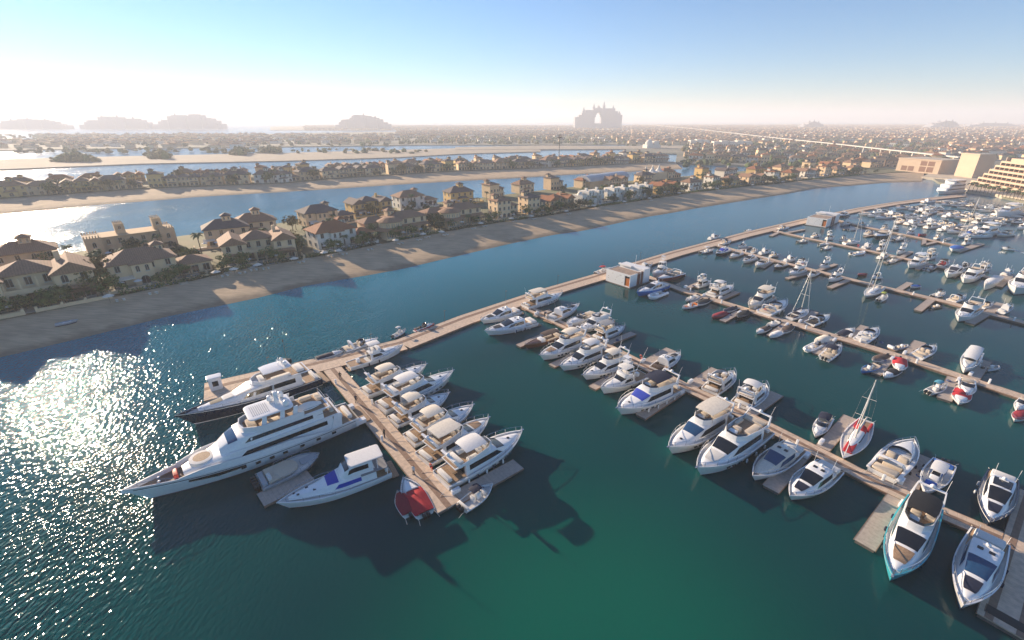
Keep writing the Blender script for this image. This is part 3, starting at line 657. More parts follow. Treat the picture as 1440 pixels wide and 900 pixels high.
# ---------------------------------------------------------------- villas (local -y faces the beach)
WALLC = {'cream': mat("cream_render", (.80, .58, .35), .9, var=.08, scale=.6), 'white': mat("white_render", (.78, .72, .62), .9, var=.06, scale=.6), 'yellow': mat("yellow_render", (.66, .44, .17), .9, var=.08, scale=.6),
         'tan': mat("tan_render", (.66, .46, .27), .9, var=.1, scale=.6), 'peach': mat("peach_render", (.68, .44, .28), .9, var=.08, scale=.6)}
ROOFC = {'tan': stripes(mat("tan_roof_tiles", (.38, .21, .125), .85, var=.25, scale=2.5), 0, .5, .75, .3), 'red': stripes(mat("red_roof_tiles", (.42, .16, .07), .85, var=.22, scale=2.5), 0, .5, .75, .3),
         'dark': stripes(mat("dark_roof_tiles", (.16, .12, .11), .85, var=.22, scale=2.5), 0, .5, .75, .3), 'white': WALLC['white']}
WGL = mat("dark_window_glass", (.02, .022, .025), .12, var=.2); WFR = mat("pale_window_frame", (.55, .5, .42), .7, var=.05)
POOL = mat("blue_pool_water", (.03, .22, .48), .06, var=.1); STONE = mat("pale_stone", (.48, .42, .34), .9, var=.12, scale=1.2)
LEAF = {'green': mat("leaf_green", (.055, .10, .02), .9, var=.3, scale=1.3, col2=(.11, .14, .03)), 'dark': mat("leaf_dark", (.02, .05, .016), .9, var=.3, scale=1.3, col2=(.045, .06, .025)), 'olive': mat("leaf_olive", (.14, .11, .03), .9, var=.3, scale=1.3, col2=(.17, .12, .04)), 'palm': mat("palm_frond", (.06, .11, .03), .8, var=.3, scale=2)}
BARK = mat("tree_bark", (.13, .09, .06), .95, var=.3, scale=4)
def wmesh(w, h, arch):
    mb = MB(); n = 8 if arch else 0
    def outline(w, h, z0):
        p = [(-w / 2, z0), (w / 2, z0)]
        if arch: p += [(w / 2 * cos(pi * k / n), z0 + h - w / 2 + w / 2 * sin(pi * k / n)) for k in range(n + 1)]
        else: p += [(w / 2, z0 + h), (-w / 2, z0 + h)]
        return p
    o = outline(w, h, 0); i = [(x * (1 - .16 / w * 1), .08 + z * (1 - .16 / h)) for x, z in o]; k = len(o)
    mb.loft([[(x, .0, z) for x, z in o], [(x, -.10, z) for x, z in o], [(x, -.10, z) for x, z in i], [(x, -.03, z) for x, z in i]], True, (False, False), 1)
    mb.add([(x, -.03, z) for x, z in i], [tuple(range(len(i)))], 0)
    mb.box(-.04, .04, -.07, -.04, .08, h - .1, 1); mb.box(-w / 2 - .1, w / 2 + .1, -.2, 0, -.12, 0, 1)
    return mb.mesh("window", [WGL, WFR], 0)
WIN = {}
def window(root, x, y, z, w, h, arch=False, rz=0, name="window"):
    k = (w, h, arch)
    if k not in WIN: WIN[k] = wmesh(*k)
    o = bpy.data.objects.new(name, WIN[k]); COL.objects.link(o); o.parent = root; o.location = (x, y, z); o.rotation_euler = (0, 0, rz); return o
def hip(root, x0, x1, y0, y1, z, rise, m, ov=.7, name="roof", gable=None):
    x0 -= ov; x1 += ov; y0 -= ov; y1 += ov; w = x1 - x0; d = y1 - y0; mb = MB()
    if gable == 'y':   # ridge runs front to back, gable to the beach
        c = (x0 + x1) / 2; mb.add([(x0, y0, z), (x1, y0, z), (x1, y1, z), (x0, y1, z), (c, y0, z + rise), (c, y1, z + rise)], [(1, 2, 5, 4), (3, 0, 4, 5), (0, 1, 4), (2, 3, 5)])
    elif w >= d:
        i = d / 2; c = (y0 + y1) / 2; mb.add([(x0, y0, z), (x1, y0, z), (x1, y1, z), (x0, y1, z), (x0 + i, c, z + rise), (x1 - i, c, z + rise)], [(0, 1, 5, 4), (2, 3, 4, 5), (3, 0, 4), (1, 2, 5)])
    else:
        i = w / 2; c = (x0 + x1) / 2; mb.add([(x0, y0, z), (x1, y0, z), (x1, y1, z), (x0, y1, z), (c, y0 + i, z + rise), (c, y1 - i, z + rise)], [(0, 1, 4), (2, 3, 5), (1, 2, 5, 4), (3, 0, 4, 5)])
    mb.box(x0, x1, y0, y1, z - .25, z - .01)
    return mb.build(name, m, root, 0)
def gable_wall(mb, x0, x1, y, z, rise): mb.add([(x0, y, z), (x1, y, z), ((x0 + x1) / 2, y, z + rise)], [(0, 1, 2)])
def wing(root, wb, x0, x1, y0, y1, h, rise, rm, gable=None, wins=2, storeys=2, arch=False, back=True, lod=0):
    wb.box(x0, x1, y0, y1, 0, h); hip(root, x0, x1, y0, y1, h + (.0), rise, rm, gable=gable)
    if gable == 'y': gable_wall(wb, x0 - .1, x1 + .1, y0 - .02, h, rise * (x1 - x0) / (x1 - x0 + 1.4))
    for s in range(storeys):
        z = .3 + s * 3.4
        for i in range(wins):
            x = x0 + (x1 - x0) * (i + .5) / wins
            if s == 0: window(root, x, y0, z, 1.9 if not lod else 2.2, 2.3, arch)
            else: window(root, x, y0, z + .6, 1.3, 1.9, arch and i % 2 == 0)
        if lod: continue
        for i in range(2):
            y = y0 + (y1 - y0) * (i + .5) / 2; window(root, x0, y, z + .6, 1.3, 1.7, False, -pi / 2)
            window(root, x1, y, z + .6, 1.3, 1.7, False, pi / 2)
def tower(root, x, y, z0, z1, s, wc, rc, rise=1.0):
    mb = MB(); mb.box(x - s, x + s, y - s, y + s, z0, z1); t = mb.build("tower", wc, root, 0)
    hip(root, x - s, x + s, y - s, y + s, z1, rise, rc, .5, "tower_roof")
    for a in (-.5, .5): window(root, x + a * s, y - s, z1 - 1.7, .6, 1.3, True)
def villa(kind, wc, rc, name="villa", lod=0):
    root = empty(name); wm_ = WALLC[wc]; rm = ROOFC[rc]; wb = MB()
    if kind == 'wings':      # two gabled wings, recessed centre with balcony
        wing(root, wb, -11, -4.2, -5, 6, 6.6, 2.4, rm, 'y', 2, 2, True, lod=lod); wing(root, wb, 4.2, 11, -5.6, 6, 6.6, 2.4, rm, 'y', 2, 2, True, lod=lod)
        wing(root, wb, -4.6, 4.6, -1.6, 6.5, 7.0, 2.2, rm, None, 3, 2, False, lod=1)
        hip(root, -10.4, -4.8, -6.4, -5, 3.2, .5, rm, .2, "porch_roof"); hip(root, 4.8, 10.4, -7.0, -5.6, 3.2, .5, rm, .2, "porch_roof")
        b = MB(); b.box(-4.2, 4.2, -4.6, -1.6, 3.1, 3.35); b.box(-4.2, 4.2, -4.6, -4.45, 3.35, 4.2)
        for x in (-4, -1.4, 1.4, 4): b.box(x - .2, x + .2, -4.6, -4.2, 0, 3.1); b.box(x - .15, x + .15, -4.55, -4.3, 4.2, 6.4)
        b.build("balcony", wm_, root, 0)
        MB().box(5.5, 6.5, 2, 3, 7.8, 10.2).build("chimney", wm_, root, 0)
    elif kind == 'hip':
        wing(root, wb, -10, 6, -4.5, 6, 6.6, 3.0, rm, None, 4, 2, False, lod=lod); wing(root, wb, 6, 15, -3.5, 4, 3.4, 1.8, rm, None, 3, 1, False, lod=lod)
        wb.box(-5, 0, -6, -4.5, 0, 6.4); hip(root, -5, 0, -6, -1, 6.4, 1.5, rm, .5); window(root, -3.6, -6, 4, 1.0, 1.9, True); window(root, -1.4, -6, 4, 1.0, 1.9, True); window(root, -2.5, -6, .3, 2.2, 2.5, True)
        tower(root, 3.2, 2.5, 6.6, 9.6, 1.3, wm_, rm)
    elif kind == 'gallery':
        wing(root, wb, -6, 10, -3, 6, 6.6, 2.2, rm, None, 4, 2, True, lod=lod)
        # half-round colonnaded turret and skirt roof
        n = 14; pts = [(-7 + 4.6 * cos(a), -2.5 + 4.6 * sin(a)) for a in [2 * pi * k / n for k in range(n)]]
        MB().prism(pts, 0, 6.2).build("turret", wm_, root, 0)
        mb = MB(); mb.lathe([(5.4, 0), (5.4, .15), (2.2, 1.5), (.05, 1.7)], (-7, -2.5, 6.2), n); mb.build("turret_roof", rm, root, 0)
        mb = MB(); mb.lathe([(4.62, 1.0), (6.4, 0), (6.4, .12), (4.62, 1.15)], (-7, -2.5, 2.9), n); mb.build("skirt_roof", rm, root, 0)
        mb = MB(); mb.add([(-2, -3, 4.0), (10.6, -3, 4.0), (10.6, -5.2, 3.1), (-2, -5.2, 3.1), (-2, -5.2, 2.95), (10.6, -5.2, 2.95)], [(3, 2, 1, 0), (4, 5, 2, 3)]); mb.build("porch_roof", rm, root, 0)
        cb = MB()
        for x in (-1, 2, 5, 8, 10.2): cb.box(x - .22, x + .22, -5.1, -4.7, 0, 3)
        split_build(cb, "column", wm_, root)
        for k in range(9, 15):
            a = 2 * pi * (k + .0) / n; window(root, -7 + 4.5 * cos(a), -2.5 + 4.5 * sin(a), .3, 1.3, 2.3, True, a + pi / 2); window(root, -7 + 4.5 * cos(a), -2.5 + 4.5 * sin(a), 4.2, 1.1, 1.5, False, a + pi / 2)
        wb.box(-12, -6, 2, 9, 0, 5.6); hip(root, -16, -6, 2, 9, 5.6, 1.8, rm); wb.box(-16, -12, 2.01, 8.99, 0, 5.6)
        tower(root, -4, 3.4, 6.6, 9.4, 1.5, wm_, rm)
    elif kind == 'castle':
        wing(root, wb, -9, 9, -3, 7, 7.2, .01, wm_, None, 5, 2, True, lod=lod)
        for x0, x1, y0, y1, h in ((-14, -9, -5, 5, 7.6), (9, 14, -5, 5, 8.0), (-4, -1, -1, 3, 11), (8, 11, -1, 3, 11.5)):
            wb.box(x0, x1, y0, y1, 0, h)
            k = 6
            for i in range(k):
                xx = x0 + (x1 - x0) * i / k
                for yy in (y0, y1 - .3): wb.box(xx, xx + (x1 - x0) / k * .5, yy, yy + .3, h, h + .8)
        for x in (-11.5, 11.5): window(root, x, -5, 4, 1.2, 2, True); window(root, x, -5, .4, 2.2, 2.4, True)
        for x in (-2.5, 9.5): window(root, x, -1, 9, 1.0, 1.4, True)
    elif kind == 'lantern':
        wing(root, wb, -8, 8, -5, 5, 6.8, 3.2, rm, None, 4, 2, True, lod=lod); tower(root, 1, 0, 6.8, 11.2, 1.6, wm_, rm, 1.1)
        wb.box(-3, 3, -6.6, -5, 0, 3.4); hip(root, -3, 3, -6.6, -4.6, 3.4, 1.0, rm, .4); window(root, 0, -6.6, .3, 2.2, 2.5, True)
    elif kind == 'tall':
        wing(root, wb, -4.5, 4.5, -5, 5, 9.6, 1.8, rm, None, 3, 3 if not lod else 2, True, lod=lod); wing(root, wb, 4.5, 10, -3.5, 5, 6.4, 1.6, rm, None, 2, 2, True, lod=lod)
        tower(root, -2.5, 1.5, 9.6, 12.3, 1.4, wm_, rm)
        b = MB(); b.box(4.6, 10, -5, -3.5, 3.1, 3.3)
        for x in (5, 7.2, 9.6): b.box(x - .15, x + .15, -4.9, -4.6, 0, 3.1)
        b.build("balcony", wm_, root, 0)
    elif kind == 'modern':
        for i, (x, h, dd) in enumerate(((-9, 6.6, 0), (-3, 9.0, 1), (3, 6.8, -1), (9, 8.6, .5))):
            wb.box(x - 3, x + 3, -4 - dd, 6, 0, h); wb.box(x - 1.6, x + 1.6, -5.5 - dd, -4 - dd, 0, h - 3)
            for s in range(2 if h < 8 else 3): window(root, x - 1.7, -4 - dd, .4 + 3 * s, 1.0, 2.1, True) ; window(root, x + 1.7, -4 - dd, .4 + 3 * s, 1.0, 2.1, True)
            wb.box(x - 3, x + 3, -4 - dd, -3.8 - dd, h, h + .6); wb.box(x + 1, x + 2.6, 1, 3, h, h + 1.8)
        mb = MB(); mb.lathe([(2.2, 0), (2.1, .9), (1.5, 1.7), (.6, 2.2), (.02, 2.4)], (-9, 1, 6.6), 12); mb.build("dome", wm_, root, 60)
    else:      # simple town villa
        wing(root, wb, -7, 7, -4.5, 4.5, 6.6, 2.6, rm, None, 3, 2, False, lod=1)
        if lod < 2: wb.box(3, 6, 0, 3, 6, 9.6); hip(root, 3, 6, 0, 3, 9.6, .9, rm, .4)
    wb.build("wall", wm_, root, 0)
    if lod == 0:
        MB().box(-11, 11, -9.2, -4.4, -.1, .12).build("terrace", STONE, root, 0); g = MB()
        for x0, x1 in ((-12.5, -2.2), (-.2, 12.5)): g.box(x0, x1, -9.9, -9.6, -.2, .8)
        for x in (-12.6, -8, -2.3, -.2, 4, 8, 12.4): g.box(x - .25, x + .25, -10, -9.5, -.2, 1.25)
        g.box(-12.6, -12.35, -9.6, -5, -.2, 1.1); g.box(12.35, 12.6, -9.6, -5, -.2, 1.1); g.build("garden_wall", wm_, root, 0)
        pg = MB()
        for x in (6.2, 8.2, 10.2): pg.box(x - .1, x + .1, -9, -8.8, 0, 2.4); pg.box(x - .08, x + .08, -9.3, -6, 2.4, 2.55)
        for y in (-9, -8.2, -7.4, -6.6): pg.box(5.9, 10.5, y - .06, y + .06, 2.55, 2.68)
        pg.build("pergola", WOODD, root, 0)
        aw = MB(); aw.add([(-9, -4.5, 3.0), (-4.8, -4.5, 3.0), (-4.8, -6.6, 2.5), (-9, -6.6, 2.5), (-9, -6.6, 2.3), (-4.8, -6.6, 2.3)], [(3, 2, 1, 0), (4, 5, 2, 3)]); 
        if kind not in ('gallery', 'castle'): aw.build("awning", CANV['cream'], root, 0)
        ft = MB()
        for x, y in ((-10, -7.5), (-6, -8.4), (2.6, -8.2)): ft.lathe([(.45, 0), (.5, .35), (.05, .38)], (x, y, .12), 8); ft.lathe([(.05, .7), (1.15, .9), (.05, 1.35)], (x + 1.4, y, 1.2), 8)
        split_build(ft, "terrace_furniture", CUSHW, root)
    return root
PROTO = {}
def place_villa(kind, wc, rc, p, rz, label, group, sc=1.0, lod=0, z=2.2, flip=False, name="villa"):
    k = (kind, wc, rc, lod)
    if k not in PROTO: o = PROTO[k] = villa(kind, wc, rc, name, lod)
    else:
        o = copy_tree(PROTO[k])
    o.location = (p[0], p[1], z); o.rotation_euler = (0, 0, rz); o.scale = (sc * (-1 if flip else 1), sc, sc)
    return tag(o, label, 'villa', group)
KW = {'wings': 'twin gabled', 'hip': 'hip roofed', 'gallery': 'round turreted', 'castle': 'crenellated flat', 'lantern': 'tower topped', 'tall': 'tall narrow', 'modern': 'domed modern', 'town': 'plain two storey'}
def vlabel(kind, wc, rc, i, where):
    r = '' if kind in ('castle', 'modern') else f"with {'terracotta' if rc == 'red' else rc} roof, "
    return f"{KW[kind]} {wc} villa {r}{ordw(i)} from left in {where}"
# front row of the near island, hand-picked
FRONT = [(-70, 'lantern', 'cream', 'tan', 1), (55, 'wings', 'cream', 'tan', 1.15), (228, 'hip', 'cream', 'tan', 1.0), (374, 'wings', 'cream', 'tan', 1.0), (497, 'hip', 'white', 'red', .95), (588, 'gallery', 'cream', 'tan', 1.0), (668, 'gallery', 'cream', 'tan', 1.0),
         (722, 'tall', 'cream', 'tan', .95), (764, 'tall', 'cream', 'dark', .95), (806, 'wings', 'tan', 'red', .9), (851, 'modern', 'white', 'tan', .85), (885, 'modern', 'white', 'tan', .85), (918, 'modern', 'white', 'tan', .85), (953, 'wings', 'yellow', 'red', .9),
         (990, 'lantern', 'white', 'tan', .85), (1018, 'tall', 'white', 'tan', .85), (1046, 'hip', 'yellow', 'tan', .8), (1075, 'wings', 'cream', 'tan', .9), (1103, 'tall', 'white', 'red', .9), (1130, 'lantern', 'cream', 'red', .9), (1152, 'wings', 'white', 'tan', .9), (1174, 'tall', 'cream', 'red', .9), (1196, 'hip', 'cream', 'tan', .9), (1217, 'lantern', 'cream', 'tan', .85)]
LANE = []
for i, (px, kind, wc, rc, sc) in enumerate(FRONT):
    # point of the garden line whose pixel column is px
    for a, b in zip(GL_A, GL_A[1:]):
        if a[0] <= px <= b[0]: t = (px - a[0]) / (b[0] - a[0]); py = a[1] + (b[1] - a[1]) * t; A, Bq = W(*a, 2.2), W(*b, 2.2); break
    d = (Bq - A).normalized(); n = Vector((-d.y, d.x, 0)); p = W(px, py, 2.2) + n * (13 if px < 900 else 12); rz = atan2(d.y, d.x)
    LANE.append((p, n, d, rz))
    place_villa(kind, wc, rc, p, rz, vlabel(kind, wc, rc, i, 'front row above near beach'), "villas along the near beach", sc * (1.08 if px < 700 else .98), 0)
    if i in (2, 3, 4, 5, 7):   # pools in the gardens
        q = p - n * 10.5 * sc; pr = empty("swimming_pool", (q.x, q.y, 2.2), rz)
        tag(pr, f"blue garden pool with pale edge below the {ordw(i)} villa of near beach", "pool", "garden swimming pools")
        MB().box(-5, 5, -1.9, 1.9, 0, .18).build("pool_edge", STONE, pr, 0); MB().box(-4.6, 4.6, -1.5, 1.5, .181, .2).build("pool_water", POOL, pr, 0)
BACK = ['lantern', 'castle', 'lantern', 'lantern', 'hip', 'lantern', 'lantern', 'hip', 'tall', 'lantern', 'wings', 'lantern', 'tall', 'hip', 'wings', 'lantern', 'tall', 'hip', 'wings', 'lantern', 'tall', 'hip', 'lantern', 'wings']
BW = ['cream', 'tan', 'cream', 'cream', 'cream', 'cream', 'yellow', 'white', 'yellow', 'cream']; BR = ['dark', 'tan', 'dark', 'dark', 'tan', 'dark', 'dark', 'tan']
BACKPX = [(-55, 395), (45, 378), (190, 352), (322, 340), (362, 330), (455, 314), (520, 300), (580, 290), (645, 284), (690, 277), (735, 270), (775, 266), (825, 263), (862, 262), (905, 256), (938, 250), (985, 250), (1020, 248), (1060, 246), (1100, 243), (1135, 240), (1165, 238), (1195, 236), (1225, 235)]
BK = ['lantern', 'lantern', 'castle', 'lantern', 'lantern', 'hip', 'wings', 'hip', 'lantern', 'tall', 'lantern', 'tall', 'hip', 'wings', 'lantern', 'hip', 'tall', 'wings', 'lantern', 'hip', 'tall', 'wings', 'lantern', 'hip']
for i, (px, py) in enumerate(BACKPX):
    kind = BK[i]; wc = 'tan' if kind == 'castle' else BW[i % len(BW)]; rc = 'tan' if kind == 'castle' else (BR[i % len(BR)] if i < 10 else ['red', 'tan', 'dark'][i % 3])
    p = W(px, py, 2.2); j = min(range(len(LANE)), key=lambda k: (LANE[k][0] - p).length); rz = LANE[j][3]
    place_villa(kind, wc, rc, p, rz, vlabel(kind, wc, rc, i, 'back row of near island'), "villas behind the near beach row", 1.0 if i < 9 else .88, 0 if i < 9 else 1)
# second island: two rows
def row(P, n, off, kinds, wcs, rcs, where, group, z, sc=1.0, lod=1, start=4):
    L_ = plen(P); 
    for i in range(n):
        q, d = along(P, start + (L_ - 2 * start) * (i + .5) / n); nn = Vector((-d.y, d.x)); q = q + nn * off + d * random.uniform(-2, 2)
        kind = random.choice(kinds); wc = random.choice(wcs); rc = random.choice(rcs)
        place_villa(kind, wc, rc, q, atan2(d.y, d.x) + R(random.uniform(-4, 4)), vlabel(kind, wc, rc, i, where), group, sc * random.uniform(.9, 1.05), lod, z, random.random() < .5)
row(GB, 34, 14, ['lantern', 'wings', 'lantern', 'tall', 'hip', 'gallery'], ['cream', 'cream', 'white', 'tan', 'yellow'], ['tan', 'dark', 'dark'], 'front row on second island', "villas along the second island beach", 2.0, 1.05)
row(GB, 32, 58, ['lantern', 'hip', 'tall', 'wings'], ['cream', 'yellow', 'white', 'tan'], ['tan', 'dark', 'red'], 'back row on second island', "villas on the far side of the second island", 2.0, .95)
# town rows beyond, nearest as things
def px_row(pts, z): return [W(x, y, z) for x, y in pts]
TOWN = [([(965, 226), (1080, 229), (1240, 234), (1300, 236)], 15), ([(960, 220), (1100, 222), (1250, 227), (1335, 231)], 17), ([(960, 215), (1150, 217), (1300, 222), (1345, 225)], 17), ([(965, 210.5), (1150, 212), (1340, 217)], 19), ([(1070, 205.5), (1250, 208), (1400, 213), (1480, 216)], 22), ([(600, 201), (700, 200), (800, 200), (880, 200)], 17), ([(1080, 201.5), (1250, 203), (1400, 206), (1480, 208)], 20), ([(560, 197.5), (700, 196.5), (890, 196)], 18)]
for r_, (pts, n) in enumerate(TOWN):
    row(px_row(pts, 1.6), n, 0, ['town', 'lantern', 'town', 'tall'], ['cream', 'white', 'peach', 'tan'], ['red', 'tan', 'tan', 'dark'], f'{ORD[r_]} town row', "villas of the town beyond the islands", 1.6, 1.0, 2)
# the rest of the town: thousands of small houses, one mass
def mass_houses():
    mb = MB(); rnd = random.Random(3)
    def house(x, y, s, a):
        w, d, h = rnd.uniform(6, 10) * s, rnd.uniform(5, 7) * s, rnd.uniform(6, 8.5); ca, sa = cos(a), sin(a)
        P = lambda u, v, z: (x + u * ca - v * sa, y + u * sa + v * ca, z)
        v = [P(-w, -d, 1.5), P(w, -d, 1.5), P(w, d, 1.5), P(-w, d, 1.5), P(-w, -d, h), P(w, -d, h), P(w, d, h), P(-w, d, h)]
        wm2 = rnd.choice([0, 0, 1, 2]); mb.add(v, [(0, 1, 5, 4), (1, 2, 6, 5), (2, 3, 7, 6), (3, 0, 4, 7)], wm2)
        o = 1.1; i = d * .95
        mb.add([P(-w * o, -d * o, h), P(w * o, -d * o, h), P(w * o, d * o, h), P(-w * o, d * o, h), P(-w + i, 0, h + 2.6), P(w - i, 0, h + 2.6)], [(0, 1, 5, 4), (2, 3, 4, 5), (3, 0, 4), (1, 2, 5)], rnd.choice([3, 4, 4, 5]))
        if rnd.random() < .35:
            mb.box(x - 1.6, x + 1.6, y - 1.6, y + 1.6, h, h + 4.2, wm2)
    def fill(xa, xb, ya, yb, dy, sp, skip=.12):
        y = yb
        while y > ya:
            D = W(720, y, 1.6).y; a, b = W(xa, y, 1.6), W(xb, y, 1.6); d = (b - a); n = int(d.length / sp); ang = atan2(d.y, d.x)
            for i in range(n):
                if rnd.random() < skip: continue
                q = a + d * ((i + rnd.uniform(-.2, .2)) / n); house(q.x, q.y + rnd.uniform(-5, 5) + 12 * sin(q.x * .01), rnd.uniform(.8, 1.2), ang + rnd.uniform(-.3, .3))
            D2 = D + (34 if int(y * 7) % 2 else 60); y = HOR + (y - HOR) * D / D2
    fill(1075, 1520, 176.2, 198.5, 1, 17); fill(890, 1080, 176.5, 203, 1, 17, .2); fill(1345, 1520, 199, 224, 1, 20, .1)
    fill(560, 890, 185, 193.5, 1, 20, .15); fill(430, 890, 177.5, 183, 1, 24, .2); fill(60, 560, 190, 203, 1, 26, .45); fill(-200, 400, 199, 208, 1, 30, .5)
    o = mb.build("distant_houses", [WALLC['cream'], WALLC['white'], WALLC['peach'], ROOFC['red'], ROOFC['tan'], ROOFC['dark']], None, 0)
    tag(o, "mass of small pale houses with reddish roofs filling the far town", "houses", None, "stuff")
mass_houses()
# ---------------------------------------------------------------- trees
def blob_leaves(mb, c, r, n, rnd, s=.5, flat=.75):
    for _ in range(n):
        while True:
            p = Vector((rnd.uniform(-1, 1), rnd.uniform(-1, 1), rnd.uniform(-1, 1)))
            if .25 < p.length < 1: break
        p = p * (p.length ** -.35); q = Vector((c[0] + p.x * r, c[1] + p.y * r, c[2] + p.z * r * flat))
        nrm = (p + Vector((rnd.uniform(-.7, .7), rnd.uniform(-.7, .7), rnd.uniform(-.3, .9)))).normalized(); a = nrm.orthogonal().normalized(); b = nrm.cross(a); t = rnd.uniform(0, 6.3); a, b = a * cos(t) + b * sin(t), b * cos(t) - a * sin(t)
        k = s * rnd.uniform(.6, 1.3); mb.add([q - a * k, q + b * k * .7, q + a * k, q - b * k * .7 + nrm * k * .3], [(0, 1, 2, 3)])
def tree(seed, h, r, leaf, n=420, clumps=9):
    rnd = random.Random(seed); root = empty("tree"); t = MB(); cr = MB(); cs = []
    t.tube([(0, 0, -.2), (.1, .05, h * .3), (.0, .1, h * .55)], .22, 6, r2=.13)
    for k in range(clumps):
        a = rnd.uniform(0, 6.3); q = rnd.uniform(.15, .8) * r; z = h * rnd.uniform(.42, .86); c = (q * cos(a), q * sin(a), z); cs.append(c)
        t.tube([(0, 0, h * .35), (c[0] * .5, c[1] * .5, (h * .4 + z) / 2), c], .09, 4, r2=.03)
        blob_leaves(cr, c, r * rnd.uniform(.33, .55), n // clumps, rnd, .42)
    t.build("trunk", BARK, root); cr.build("crown", LEAF[leaf], root, 0); return root
def palm(seed, h):
    rnd = random.Random(seed); root = empty("palm_tree"); t = MB(); lean = rnd.uniform(-.5, .5)
    t.tube([(0, 0, -.2), (lean * .3, 0, h * .5), (lean, 0, h)], .2, 6, r2=.14); t.build("trunk", BARK, root); c = MB()
    for k in range(20):
        a = k * 2.4; up = rnd.uniform(.1, 1.1); L_ = rnd.uniform(2.0, 2.7); pts = []
        for i in range(6):
            s = i / 5; pts.append(Vector((lean + cos(a) * L_ * s, sin(a) * L_ * s, h + up * L_ * s * .7 - 1.5 * s * s * L_ * .5)))
        side = Vector((-sin(a), cos(a), 0))
        for i in range(5):
            w0 = .42 * sin(pi * (i + .25) / 5.3); w1 = .42 * sin(pi * (i + 1.25) / 5.8) if i < 4 else .02
            for sg in (-1, 1): c.add([pts[i], pts[i] + side * sg * w0 + Vector((0, 0, -w0 * .5)), pts[i + 1] + side * sg * w1 + Vector((0, 0, -w1 * .5)), pts[i + 1]], [(0, 1, 2, 3)])
    c.build("crown", LEAF['palm'], root, 0); return root
TR = [tree(1, 7.5, 3.6, 'green'), tree(2, 6, 3.0, 'dark'), tree(3, 8.5, 4.4, 'olive', 520, 11), tree(4, 5, 2.6, 'green', 300, 7), tree(5, 7, 3.4, 'dark', 420)]
PL = [palm(1, 7), palm(2, 8.5), palm(3, 6)]
USED = set(); TC = {}
TW = {0: 'leafy green tree', 1: 'small dark green tree', 2: 'broad olive tree', 3: 'low rounded green tree', 4: 'dark spreading tree'}
def plant(k, p, z, where, group, sc=1.0):
    pr, w = (PL[k - 10], 'tall palm' if k == 11 else 'palm') if k >= 10 else (TR[k], TW[k])
    if pr.name in USED: o = copy_tree(pr)
    else: o = pr; USED.add(pr.name); 
    o.location = (p[0], p[1], z); o.rotation_euler = (0, 0, random.uniform(0, 6.28)); o.scale = (sc, sc, sc * random.uniform(.9, 1.1))
    TC[where] = TC.get(where, -1) + 1
    tag(o, f"{w} {where}, {ordw(TC[where])} from left", 'palm tree' if k >= 10 else 'tree', group)
# near island: trees between and behind the villas, denser at the left end
jobs = []
for i in range(12): jobs.append((random.uniform(-30, 128), random.uniform(4, 10), [0, 1, 2, 3, 4][i % 5], 1.0))
gp = []
def gl_point(px, off):
    for a, b in zip(GL_A, GL_A[1:]):
        if a[0] <= px <= b[0]:
            t = (px - a[0]) / (b[0] - a[0]); d = (W(*b, 2.2) - W(*a, 2.2)).normalized(); return W(px, a[1] + (b[1] - a[1]) * t, 2.2) + Vector((-d.y, d.x, 0)) * off
spots = []
for i in range(26): spots.append((random.uniform(-60, 128), random.uniform(1.5, 6), random.choice([0, 1, 3, 4]), random.uniform(.55, .8)))
for px, off, k, sc in [(140, 8, 2, 1.15), (155, 11, 2, 1.2), (165, 15, 2, 1.1), (150, 4, 3, .8), (130, 18, 10, 1), (148, 22, 11, .9), (160, 5, 0, .9), (305, 14, 3, .8), (312, 22, 0, .8), (432, 9, 1, .9), (440, 14, 0, .9), (446, 20, 2, .8), (425, 26, 4, .9), (536, 7, 1, .8), (543, 13, 0, .8), (549, 20, 3, .9), (624, 4, 1, 1.1), (632, 8, 4, 1.1), (640, 12, 1, 1.0), (628, 14, 4, 1.1), (700, 8, 3, .8), (752, 8, 1, .8), (782, 5, 3, .8), (788, 4, 1, .9), (795, 4, 0, .9), (802, 3, 4, .8), (812, 3, 1, .9), (820, 3, 4, .9), (828, 3, 1, .9), (836, 3, 3, .9)]: spots.append((px, off, k, sc))
for i in range(60): spots.append((random.uniform(860, 1240), random.choice([3, 4, 5, 24, 28]), random.choice([0, 1, 4, 12, 10]), random.uniform(.8, 1.1)))
for i in range(100): spots.append((random.uniform(60, 1220), random.choice([22, 27, 31, 36, 52, 60]), random.choice([0, 1, 2, 4, 10, 11, 12]), random.uniform(.7, 1.0)))
for i in range(64): spots.append((random.uniform(135, 1225), random.uniform(2.2, 6), random.choice([3, 0, 3, 10, 12, 0]), random.uniform(.55, .85)))
for px, off, k, sc in sorted(spots): plant(k, gl_point(px, off), 2.2, 'among the near island gardens', "trees on the near island", sc)
sp2 = sorted((random.uniform(.005, .99), random.choice([4, 5, 6, 30, 34, 40]), random.choice([0, 1, 2, 4, 10, 12, 11]), random.uniform(.9, 1.25)) for _ in range(120))
LB = plen(GB)
for s, off, k, sc in sp2:
    q, d = along(GB, s * LB); plant(k, (q.x - d.y * off, q.y + d.x * off), 2.0, 'among second island gardens', "trees on the second island", sc)
